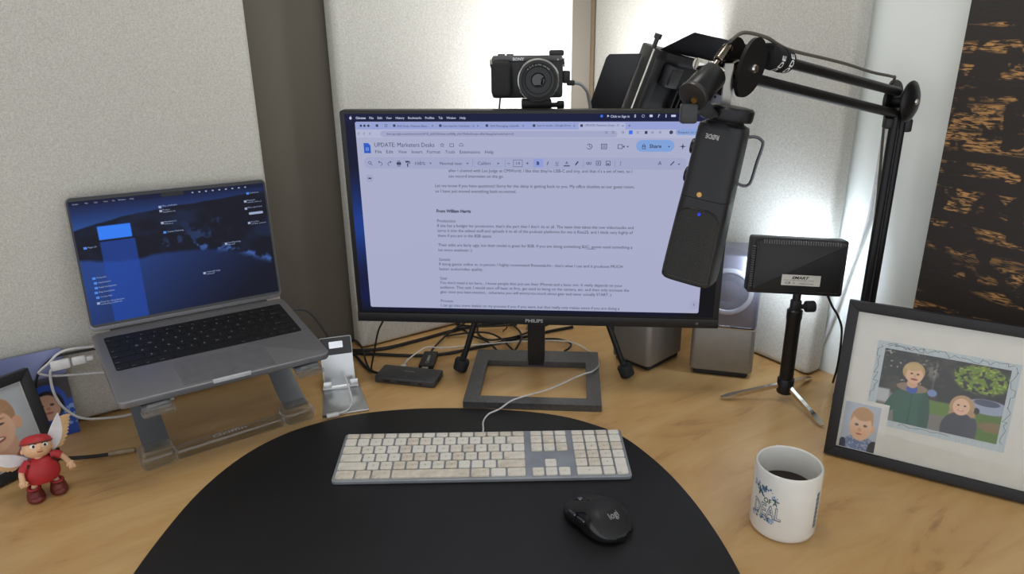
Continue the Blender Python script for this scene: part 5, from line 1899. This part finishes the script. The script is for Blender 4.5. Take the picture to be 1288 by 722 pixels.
# ------------------------------------------------------------------ picture frames and prints
def pane_mat():
    m = bpy.data.materials.new('picture_glass')
    m.use_nodes = True
    nt = m.node_tree
    nt.nodes.remove(nt.nodes['Principled BSDF'])
    out_ = nt.nodes['Material Output']
    tr = nt.nodes.new('ShaderNodeBsdfTransparent')
    gl = nt.nodes.new('ShaderNodeBsdfGlossy')
    gl.inputs['Roughness'].default_value = 0.03
    lw = nt.nodes.new('ShaderNodeLayerWeight')
    pw = nt.nodes.new('ShaderNodeMath')
    pw.operation = 'POWER'
    pw.inputs[1].default_value = 4.0
    nt.links.new(lw.outputs['Facing'], pw.inputs[0])
    fr_ = nt.nodes.new('ShaderNodeMath')
    fr_.operation = 'MULTIPLY_ADD'
    fr_.inputs[1].default_value = 0.6
    fr_.inputs[2].default_value = 0.03
    nt.links.new(pw.outputs[0], fr_.inputs[0])
    mx = nt.nodes.new('ShaderNodeMixShader')
    nt.links.new(fr_.outputs[0], mx.inputs[0])
    nt.links.new(tr.outputs[0], mx.inputs[1])
    nt.links.new(gl.outputs[0], mx.inputs[2])
    nt.links.new(mx.outputs[0], out_.inputs['Surface'])
    return m
PANE = pane_mat()
FRAME_M = mat('black_frame_wood', (30, 29, 32), 0.5, var=0.15, scale=30, bump=0.1)
PRINT = attr_mat('photo_print', 0.0, 0.3)
MATB = mat('white_mat_board', (214, 212, 204), 0.8, var=0.03)

def picture_frame(name, label, P0, e, lean, w, h, bw, z_lift, deep=0.016):
    e = Vector(e).normalized()
    back = Vector((-e.y, e.x, 0))
    up = back * math.sin(lean) + Z * math.cos(lean)
    n = e.cross(up)
    M = frame(Vector(P0) + Z * z_lift, e, up, n)
    f = thing(name, label, 'picture frame', M)
    for poly_ in ([(0, 0), (w, 0), (w - bw, bw), (bw, bw)], [(w, 0), (w, h), (w - bw, h - bw), (w - bw, bw)], [(w, h), (0, h), (bw, h - bw), (w - bw, h - bw)], [(0, h), (0, 0), (bw, bw), (bw, h - bw)]):
        bm = B()
        prism(bm, poly_, -deep, 0.0, bev=0.0008)
        obj('frame_rail', bm, FRAME_M, f)
    bm = B()
    prism(bm, [(bw - 0.002, bw - 0.002), (w - bw + 0.002, bw - 0.002), (w - bw + 0.002, h - bw + 0.002), (bw - 0.002, h - bw + 0.002)], -0.0085, -0.006)
    obj('mat_board', bm, MATB, f)
    bm = B()
    prism(bm, [(bw, bw), (w - bw, bw), (w - bw, h - bw), (bw, h - bw)], -0.0040, -0.0030)
    obj('glass_pane', bm, PANE, f)
    bm = B()
    # easel leg at the back
    L1 = h * 0.62
    foot_d = h * 0.30
    plate(bm, [(w / 2 - 0.03, h * 0.70, -deep), (w / 2 + 0.03, h * 0.70, -deep), (w / 2 + 0.035, (deep + foot_d) * math.tan(lean), -deep - foot_d), (w / 2 - 0.035, (deep + foot_d) * math.tan(lean), -deep - foot_d)], 0.002)
    obj('easel_leg', bm, FRAME_M, f)
    return f

rf = picture_frame('picture_frame', 'wide black frame with a white mat holding photos of children, beside the mug', (0.468, 0.943, 0), (0.863, -0.505, 0), 0.2, 0.345, 0.236, 0.0145, 0.0035)
def doodle_paper(X, Y):
    C = np.zeros(X.shape + (3,)) + np.array([186, 196, 198])
    C = put(C, (np.abs(((X * 44) % 1) - 0.5) < 0.10) * 0.35, (150, 172, 186))
    return C
pp = picture('border_paper', 0.1735, 0.1240, doodle_paper, PRINT, rf, TR(0.0462, 0.0606, -0.0058), nx=150)
L = Letters()
rr_ = random.Random(5)
def squig(x0, y0, x1, y1, n, amp):
    px_, py_ = x0, y0
    for k in range(1, n + 1):
        qx = x0 + (x1 - x0) * k / n + rr_.uniform(-amp, amp)
        qy = y0 + (y1 - y0) * k / n + rr_.uniform(-amp, amp)
        L.line(px_, py_, qx, qy, 0.5)
        px_, py_ = qx, qy
squig(58, 180, 150, 180, 26, 4.2)
squig(150, 180, 215, 180, 14, 3.6)
squig(51, 178, 51, 100, 16, 4.0)
squig(214, 180, 214, 70, 22, 4.2)
squig(90, 65.5, 150, 65, 10, 4.0)
squig(60, 178, 105, 181, 10, 4.0)
L.mesh('pencil_doodles', mat('pencil_grey', (46, 48, 54), 0.7), rf, TR(0, 0, -0.0056), scale=0.001)

def kids(X, Y):
    n1 = vnoise(X, Y, 14, 10, 21, 4)
    n2 = vnoise(X, Y, 40, 30, 22, 3)
    C = np.zeros(X.shape + (3,)) + np.array([34, 32, 30])
    C = put(C, np.clip((n1 - 0.52) * 6, 0, 1) * 0.6, (72, 70, 52))
    C = put(C, np.clip((n2 - 0.66) * 10, 0, 1) * band(X, 0, 0.36, 0.05) * band(Y, 0.55, 1, 0.05), (150, 150, 140))
    C = put(C, band(X, 0.425, 0.445, 0.01) * band(Y, 0.5, 0.95, 0.05) * 0.5, (120, 112, 100))
    C = put(C, eln(X, Y, 0.42, 0.80, 0.05, 0.12, 0.6) * 0.5 * (n2 > 0.45), (170, 165, 155))
    # bright leaves
    lf = np.clip(eln(X, Y, 0.80, 0.80, 0.21, 0.19, 0.25) + 0.6 * eln(X, Y, 0.66, 0.86, 0.09, 0.09, 0.3), 0, 1) * np.clip((n2 - 0.36) * 7, 0, 1)
    C = put(C, lf, (104, 134, 26))
    C = put(C, lf * np.clip((vnoise(X, Y, 60, 45, 8, 2) - 0.55) * 6, 0, 1), (160, 176, 60))
    # ground
    C = put(C, band(Y, -1, 0.40, 0.03), (120, 116, 108))
    C = put(C, band(X, 0.40, 0.60, 0.02) * band(Y, 0.22, 0.40, 0.03), (96, 128, 44))
    C = put(C, band(X, 0.72, 1.1, 0.03) * band(Y, -0.1, 0.36, 0.03), (84, 116, 30))
    C = put(C, eln(X, Y, 0.95, 0.20, 0.12, 0.07, 0.3) * 0.8, (138, 104, 72))
    C = put(C, band(X, -0.1, 0.10, 0.02) * band(Y, 0.25, 0.44, 0.03), (180, 182, 184))
    C = put(C, eln(X, Y, 0.44, 0.50, 0.04, 0.05, 0.3), (120, 142, 190))
    # car
    C = put(C, eln(X, Y, 0.88, 0.46, 0.17, 0.10, 0.12), (152, 162, 184))
    C = put(C, eln(X, Y, 0.87, 0.51, 0.10, 0.045, 0.15), (70, 80, 104))
    C = put(C, eln(X, Y, 0.80, 0.38, 0.028, 0.045, 0.2), (36, 36, 40))
    # boy: green fleece, fair hair
    C = put(C, eln(X, Y, 0.285, 0.20, 0.130, 0.40, 0.05) * (Y < 0.50), (38, 92, 72))
    C = put(C, eln(X, Y, 0.16, 0.32, 0.055, 0.22, 0.08, -0.35), (36, 86, 66))
    C = put(C, eln(X, Y, 0.405, 0.20, 0.045, 0.30, 0.08, 0.06), (34, 80, 62))
    C = put(C, eln(X, Y, 0.285, 0.10, 0.005, 0.36, 0.5) * 0.7, (20, 58, 44))
    C = put(C, eln(X, Y, 0.275, 0.52, 0.130, 0.065, 0.15), (142, 120, 96))
    C = put(C, eln(X, Y, 0.275, 0.50, 0.045, 0.06, 0.15), (52, 84, 170))
    C = put(C, eln(X, Y, 0.27, 0.575, 0.045, 0.06, 0.15), (214, 166, 130))
    C = put(C, eln(X, Y, 0.265, 0.745, 0.092, 0.135, 0.08), (188, 158, 104))
    C = put(C, eln(X, Y, 0.275, 0.695, 0.070, 0.115, 0.10), (226, 182, 146))
    C = put(C, eln(X, Y, 0.255, 0.80, 0.070, 0.045, 0.2, 0.15), (196, 168, 116))
    for ex_ in (0.250, 0.302):
        C = put(C, eln(X, Y, ex_, 0.715, 0.011, 0.012, 0.4), (58, 48, 44))
    C = put(C, eln(X, Y, 0.278, 0.685, 0.010, 0.022, 0.5) * 0.5, (190, 138, 108))
    C = put(C, eln(X, Y, 0.278, 0.640, 0.030, 0.014, 0.3), (150, 72, 64))
    # girl: charcoal jacket, long fair hair
    C = put(C, eln(X, Y, 0.69, 0.40, 0.098, 0.155, 0.08), (184, 150, 108))
    C = put(C, eln(X, Y, 0.70, 0.30, 0.105, 0.10, 0.12), (176, 142, 100))
    C = put(C, eln(X, Y, 0.69, 0.08, 0.140, 0.24, 0.05), (56, 58, 66))
    C = put(C, eln(X, Y, 0.79, 0.08, 0.045, 0.20, 0.1), (64, 66, 76))
    C = put(C, eln(X, Y, 0.685, 0.395, 0.066, 0.115, 0.10), (226, 184, 152))
    for ex_ in (0.660, 0.712):
        C = put(C, eln(X, Y, ex_, 0.415, 0.010, 0.011, 0.4), (60, 50, 46))
    C = put(C, eln(X, Y, 0.685, 0.350, 0.026, 0.012, 0.4), (186, 104, 94))
    C = put(C, eln(X, Y, 0.685, 0.353, 0.020, 0.006, 0.4), (232, 216, 204))
    return C
picture('photograph', 0.1525, 0.1045, kids, PRINT, rf, TR(0.0568, 0.0704, -0.0053), nx=300)

bm = B()
prism(bm, [(0.0148, 0.0152), (0.0760, 0.0152), (0.0756, 0.0922), (0.0148, 0.0918)], -0.0057, -0.0050)
obj('print_border', bm, mat('print_white', (216, 214, 208), 0.5), rf)
def baby(X, Y):
    C = np.zeros(X.shape + (3,)) + np.array([176, 184, 196])
    C = put(C, eln(X, Y, 0.55, 0.02, 0.50, 0.30, 0.1), (104, 122, 160))
    C = put(C, (vnoise(X, Y, 30, 30, 4, 2) > 0.56) * eln(X, Y, 0.55, 0.02, 0.5, 0.3, 0.1) * 0.6, (190, 198, 210))
    C = put(C, eln(X, Y, 0.95, 0.05, 0.16, 0.20, 0.1), (44, 46, 58))
    C = put(C, eln(X, Y, 0.08, 0.06, 0.10, 0.14, 0.1), (60, 66, 84))
    C = put(C, eln(X, Y, 0.86, 0.50, 0.05, 0.08, 0.15), (216, 168, 134))
    C = put(C, eln(X, Y, 0.53, 0.66, 0.32, 0.28, 0.06), (190, 146, 96))
    C = put(C, eln(X, Y, 0.52, 0.50, 0.31, 0.30, 0.08), (224, 182, 148))
    C = put(C, eln(X, Y, 0.55, 0.78, 0.27, 0.14, 0.2), (186, 142, 94))
    for ex_ in (0.40, 0.64):
        C = put(C, eln(X, Y, ex_, 0.54, 0.055, 0.026, 0.3), (70, 62, 62))
    C = put(C, eln(X, Y, 0.50, 0.44, 0.05, 0.045, 0.5) * 0.6, (196, 140, 112))
    C = put(C, eln(X, Y, 0.50, 0.345, 0.085, 0.020, 0.3), (188, 108, 98))
    return C
picture('baby_photograph', 0.0475, 0.0700, baby, PRINT, rf, TR(0.0185, 0.0160, -0.0047), nx=120)

# left frame
eF = Vector((0.507, 0.862, 0))
lf_ = picture_frame('picture_frame', 'black frame with a portrait of a boy, behind the winged figurine', Vector((-0.689, 0.955, 0)) - eF * 0.185, eF, 0.25, 0.185, 0.1455, 0.0145, 0.0045)
def boy(X, Y):
    n = vnoise(X, Y, 24, 18, 31, 3)
    C = np.zeros(X.shape + (3,)) + np.array([176, 180, 184])
    C = put(C, np.clip(0.8 - X * 1.1, 0, 1)[...] * 0.5, (150, 156, 162))
    C = put(C, eln(X, Y, 0.50, -0.12, 0.62, 0.44, 0.06), (92, 122, 170))
    C = put(C, band(Y - 0.25 * X, -0.10, -0.02, 0.02) * (X > 0.2), (158, 74, 50))
    C = put(C, eln(X, Y, 0.70, 0.30, 0.12, 0.20, 0.1), (206, 160, 130))
    C = put(C, eln(X, Y, 0.66, 0.68, 0.215, 0.27, 0.06), (164, 124, 86))
    C = put(C, eln(X, Y, 0.865, 0.53, 0.045, 0.085, 0.12), (214, 160, 130))
    C = put(C, eln(X, Y, 0.64, 0.52, 0.195, 0.275, 0.07), (222, 178, 148))
    C = put(C, eln(X, Y, 0.66, 0.80, 0.19, 0.12, 0.12) * (0.7 + 0.3 * n), (172, 130, 90))
    for ex_ in (0.56, 0.73):
        C = put(C, eln(X, Y, ex_, 0.58, 0.032, 0.014, 0.35), (84, 64, 54))
        C = put(C, eln(X, Y, ex_, 0.645, 0.045, 0.012, 0.4), (170, 130, 98))
    C = put(C, eln(X, Y, 0.64, 0.49, 0.03, 0.035, 0.5) * 0.6, (194, 138, 112))
    C = put(C, eln(X, Y, 0.645, 0.395, 0.085, 0.040, 0.15), (150, 84, 74))
    C = put(C, eln(X, Y, 0.645, 0.402, 0.070, 0.018, 0.2), (232, 224, 214))
    return C
picture('portrait_photograph', 0.152, 0.113, boy, PRINT, lf_, TR(0.0165, 0.0162, -0.0057), nx=220)

# baby print leaning on the panel
upb = (Z * 0.9867 - nL * 0.1625).normalized()
nb = eL.cross(upb)
MBp = frame(PLo - eL * 0.672 + nL * 0.030 + Z * 0.001, eL, upb, nb)
bp_ = thing('photo_print', 'loose photo print of a baby in a blue hood leaning on the panel', 'photo', MBp)
bm = B()
prism(bm, [(0, 0), (0.165, 0), (0.165, 0.143), (0, 0.143)], -0.0016, 0.0)
obj('backing_card', bm, mat('backing_black', (40, 42, 54), 0.6), bp_)
def hood(X, Y):
    X = X - 0.09
    n = vnoise(X, Y, 26, 22, 41, 2)
    C = np.zeros(X.shape + (3,)) + np.array([62, 58, 62])
    C = put(C, band(Y, 0.66, 1.2, 0.03), (118, 126, 168))
    C = put(C, band(Y, 0.66, 1.2, 0.03) * np.clip(X * 1.4 - 0.6, 0, 1) * 0.8, (150, 154, 196))
    C = put(C, band(Y, 0.60, 0.70, 0.02) * 0.8, (56, 52, 58))
    C = put(C, eln(X, Y, 0.76, 0.06, 0.30, 0.34, 0.05), (34, 66, 158))
    C = put(C, eln(X, Y, 0.90, 0.16, 0.12, 0.26, 0.1), (40, 76, 170))
    C = put(C, (n > 0.60) * eln(X, Y, 0.91, 0.20, 0.10, 0.20, 0.1) * 0.8, (150, 176, 220))
    C = put(C, eln(X, Y, 0.70, 0.42, 0.165, 0.20, 0.08), (42, 78, 172))
    C = put(C, eln(X, Y, 0.70, 0.38, 0.135, 0.165, 0.08), (34, 30, 34))
    C = put(C, eln(X, Y, 0.69, 0.355, 0.112, 0.150, 0.10), (206, 162, 138))
    for ex_ in (0.65, 0.735):
        C = put(C, eln(X, Y, ex_, 0.385, 0.018, 0.014, 0.4), (76, 58, 54))
    C = put(C, eln(X, Y, 0.70, 0.345, 0.018, 0.016, 0.5) * 0.6, (176, 120, 100))
    C = put(C, eln(X, Y, 0.70, 0.295, 0.035, 0.012, 0.4), (170, 96, 90))
    return C
picture('print_face', 0.165, 0.143, hood, PRINT, bp_, TR(0, 0, 0.0003), nx=200)

# ------------------------------------------------------------------ winged figurine
FG = TR(-0.657, 0.8635, 0) @ RZ(math.radians(44)) @ Matrix.Scale(0.98, 4)
fig = thing('winged_figurine', 'small toy figurine in red tunic and red cap with white wings', 'figurine', FG)
RED = mat('painted_red', (172, 40, 46), 0.5, var=0.1)
RED_CAP = mat('painted_red_cap', (182, 46, 50), 0.5)
BOOT = mat('painted_boot_brown', (104, 42, 36), 0.5, var=0.3, scale=200)
for sx in (-1, 1):
    bm = B()
    lathe(bm, [(0.0105, 0.0), (0.0115, 0.003), (0.0105, 0.010), (0.0085, 0.016), (0.0092, 0.019), (0.0085, 0.0195), (0.0045, 0.019)], 20, TR(0.0145 * sx, 0.0, 0) @ Matrix.Diagonal((1, 1.25, 1, 1)), True, True)
    ell(bm, (0.0145 * sx, -0.008, 0.0055), (0.0095, 0.010, 0.0055))
    bt = obj('boot', bm, BOOT, fig)
    bm = B()
    tube(bm, [(0.0145 * sx + 0.007 * math.cos(a), 0.0088 * math.sin(a), 0.0195) for a in [k * math.pi / 8 for k in range(17)]], 0.0016, 6, raw=True)
    obj('boot_cuff', bm, RED, bt)
# body: legs, arms, hands and head
HD = TR(0, -0.001, 0.064) @ RY(0.16) @ RX(-0.50) @ TR(0, 0, -0.064)
bm = B()
for sx in (-1, 1):
    tube(bm, [(0.0145 * sx, 0, 0.016), (0.0125 * sx, 0, 0.024), (0.010 * sx, 0, 0.036)], 0.004, 10, 4)
tube(bm, [(-0.018, -0.002, 0.058), (-0.0245, -0.006, 0.050), (-0.0260, -0.010, 0.040)], 0.0038, 10, 4)
tube(bm, [(0.019, -0.001, 0.060), (0.0275, -0.003, 0.054), (0.0330, -0.004, 0.043)], 0.0038, 10, 4)
ell(bm, (-0.0265, -0.011, 0.0365), (0.0052, 0.0050, 0.0052))
ell(bm, (0.0345, -0.005, 0.0390), (0.0056, 0.0046, 0.0054))
for k in range(4):
    tube(bm, [(-0.0300 + 0.0022 * k, -0.0145, 0.0385), (-0.0300 + 0.0022 * k, -0.0165, 0.0350), (-0.0295 + 0.0020 * k, -0.0140, 0.0325)], 0.0012, 6, 3)
    tube(bm, [(0.0315 + 0.0022 * k, -0.0085, 0.0390), (0.0320 + 0.0022 * k, -0.0105, 0.0350), (0.0322 + 0.0020 * k, -0.0080, 0.0320)], 0.0012, 6, 3)
tube(bm, [(-0.0225, -0.0125, 0.0385), (-0.0210, -0.0150, 0.0370)], 0.0013, 6, raw=True)
tube(bm, [(0.0300, -0.0070, 0.0405), (0.0288, -0.0100, 0.0385)], 0.0013, 6, raw=True)
tube(bm, [(0, 0, 0.055), (0, -0.001, 0.064), (0, -0.002, 0.070)], 0.0060, 12, 3)
t = B()
ell(t, (0, -0.001, 0.0775), (0.0185, 0.0160, 0.0150), u=28, v=18)
ell(t, (0, -0.0172, 0.0745), (0.0024, 0.0020, 0.0020))
for sx in (-1, 1):
    ell(t, (0.0180 * sx, 0.0, 0.0750), (0.0022, 0.0030, 0.0038))
t.transform(HD)
merge(bm, t)
obj('body', bm, SKIN, fig)
bm = B()
lathe(bm, [(0.0130, 0.0270), (0.0195, 0.0285), (0.0225, 0.0350), (0.0225, 0.0430), (0.0195, 0.0530), (0.0150, 0.0600), (0.0085, 0.0640), (0.006, 0.0645)], 32, Matrix.Diagonal((1, 0.86, 1, 1)), True, True)
obj('tunic', bm, RED, fig)
for pts in ([(-0.0130, 0, 0.0590), (-0.0190, -0.003, 0.0560), (-0.0230, -0.0055, 0.0505)], [(0.0140, 0, 0.0600), (0.0205, -0.001, 0.0595), (0.0255, -0.0025, 0.0560)]):
    bm = B()
    tube(bm, pts, 0.0062, 12, 4, radii=[0.0070, 0.0068, 0.0064, 0.0062, 0.0060, 0.0060, 0.0060, 0.0060, 0.0062])
    obj('sleeve', bm, RED, fig)
bm = B()
lathe(bm, [(0.0182, -0.001), (0.0196, 0.0), (0.0200, 0.0022), (0.0192, 0.0036), (0.0182, 0.0060), (0.0140, 0.0098), (0.0075, 0.0118), (0, 0.0124)], 32, HD @ TR(0, 0.0010, 0.0838) @ RX(0.10) @ Matrix.Diagonal((1, 0.92, 1, 1)), True)
cap_ = obj('cap', bm, RED_CAP, fig)
bm = B()
tube(bm, [HD @ TR(0, 0.0010, 0.0838) @ RX(0.10) @ Vector((0.0198 * math.cos(a), 0.0183 * math.sin(a), 0.0012)) for a in [k * math.pi / 16 for k in range(33)]], 0.0009, 6, raw=True)
obj('cap_band', bm, mat('cap_band_brown', (120, 60, 44), 0.5), cap_)
for sx in (-1, 1):
    bm = B()
    ell(bm, (0.0072 * sx, -0.0150, 0.0785), (0.0040, 0.0018, 0.0030))
    ey = obj('eye', bm, mat('eye_white', (235, 232, 226), 0.3), fig, M=HD)
    bm = B()
    ell(bm, (0.0070 * sx, -0.0165, 0.0782), (0.0018, 0.0009, 0.0021))
    obj('pupil', bm, mat('pupil_dark', (40, 36, 40), 0.3), ey, M=HD)
    bm = B()
    tube(bm, [(0.0030 * sx, -0.0164, 0.0812), (0.0070 * sx, -0.0160, 0.0826), (0.0115 * sx, -0.0138, 0.0822)], 0.0008, 6, 4)
    obj('eyebrow', bm, mat('brow_brown', (70, 46, 34), 0.6), fig, M=HD)
bm = B()
tube(bm, [(-0.0034, -0.0162, 0.0702), (0, -0.0166, 0.0694), (0.0034, -0.0162, 0.0702)], 0.0006, 6, 4)
obj('mouth', bm, mat('mouth_red', (150, 70, 60), 0.5), fig, M=HD)
bm = B()
tube(bm, [(-0.0145, -0.0080, 0.0600), (-0.0185, -0.0050, 0.0480), (-0.0195, 0.004, 0.0400)], 0.0016, 6, 4)
tube(bm, [(0.0145, -0.0080, 0.0600), (0.0200, -0.0040, 0.0500), (0.0205, 0.004, 0.0420)], 0.0016, 6, 4)
obj('harness_strap', bm, mat('strap_dark', (64, 44, 32), 0.6), fig)
# wings of separate feathers
WH = mat('feather_white', (228, 228, 232), 0.45)
TAN = mat('feather_tan', (206, 170, 126), 0.5)
def wing(root, tip, fan, n, flip):

    root, tip = Vector(root), Vector(tip)
    d = tip - root
    side = Vector((d.z, 0, -d.x)).normalized() * flip
    bm = B()
    # leading edge blade
    pts = []
    N = 12
    for k in range(N + 1):
        s = k / N
        c0 = root + d * s
        wd = 0.0125 * math.sin(math.pi * (0.12 + 0.88 * s) ** 0.9) + 0.001
        pts.append((c0 - side * wd * 0.35, c0 + side * wd))
    rings = [[a + Vector((0, -0.0016, 0)), b + Vector((0, -0.0010, 0)), b + Vector((0, 0.0010, 0)), a + Vector((0, 0.0016, 0))] for a, b in pts]
    loft(bm, rings)
    o = obj('wing', bm, WH, fig)
    for k in range(n):
        s = 0.22 + 0.74 * k / (n - 1)
        base = root + d * (s - 0.10) + side * 0.003
        ln = fan * (1.0 - 0.45 * abs(s - 0.45))
        dr = (d.normalized() * 0.45 + side * 0.9).normalized()
        bm = B()
        rr = []
        for q, wd in ((0, 0.0024), (0.4, 0.0034), (0.75, 0.0030), (1.0, 0.0008)):
            c0 = base + dr * ln * q
            pn = Vector((dr.z, 0, -dr.x)) * wd
            rr.append([c0 + pn + Vector((0, -0.0009, 0)), c0 - pn + Vector((0, -0.0009, 0)), c0 - pn + Vector((0, 0.0009, 0)), c0 + pn + Vector((0, 0.0009, 0))])
        loft(bm, rr)
        obj('feather', bm, TAN, o)
    return o
wing((0.012, 0.012, 0.060), (0.0370, 0.013, 0.1130), 0.0200, 9, 1)
wing((-0.012, 0.012, 0.060), (-0.0570, 0.013, 0.0830), 0.0200, 9, -1)
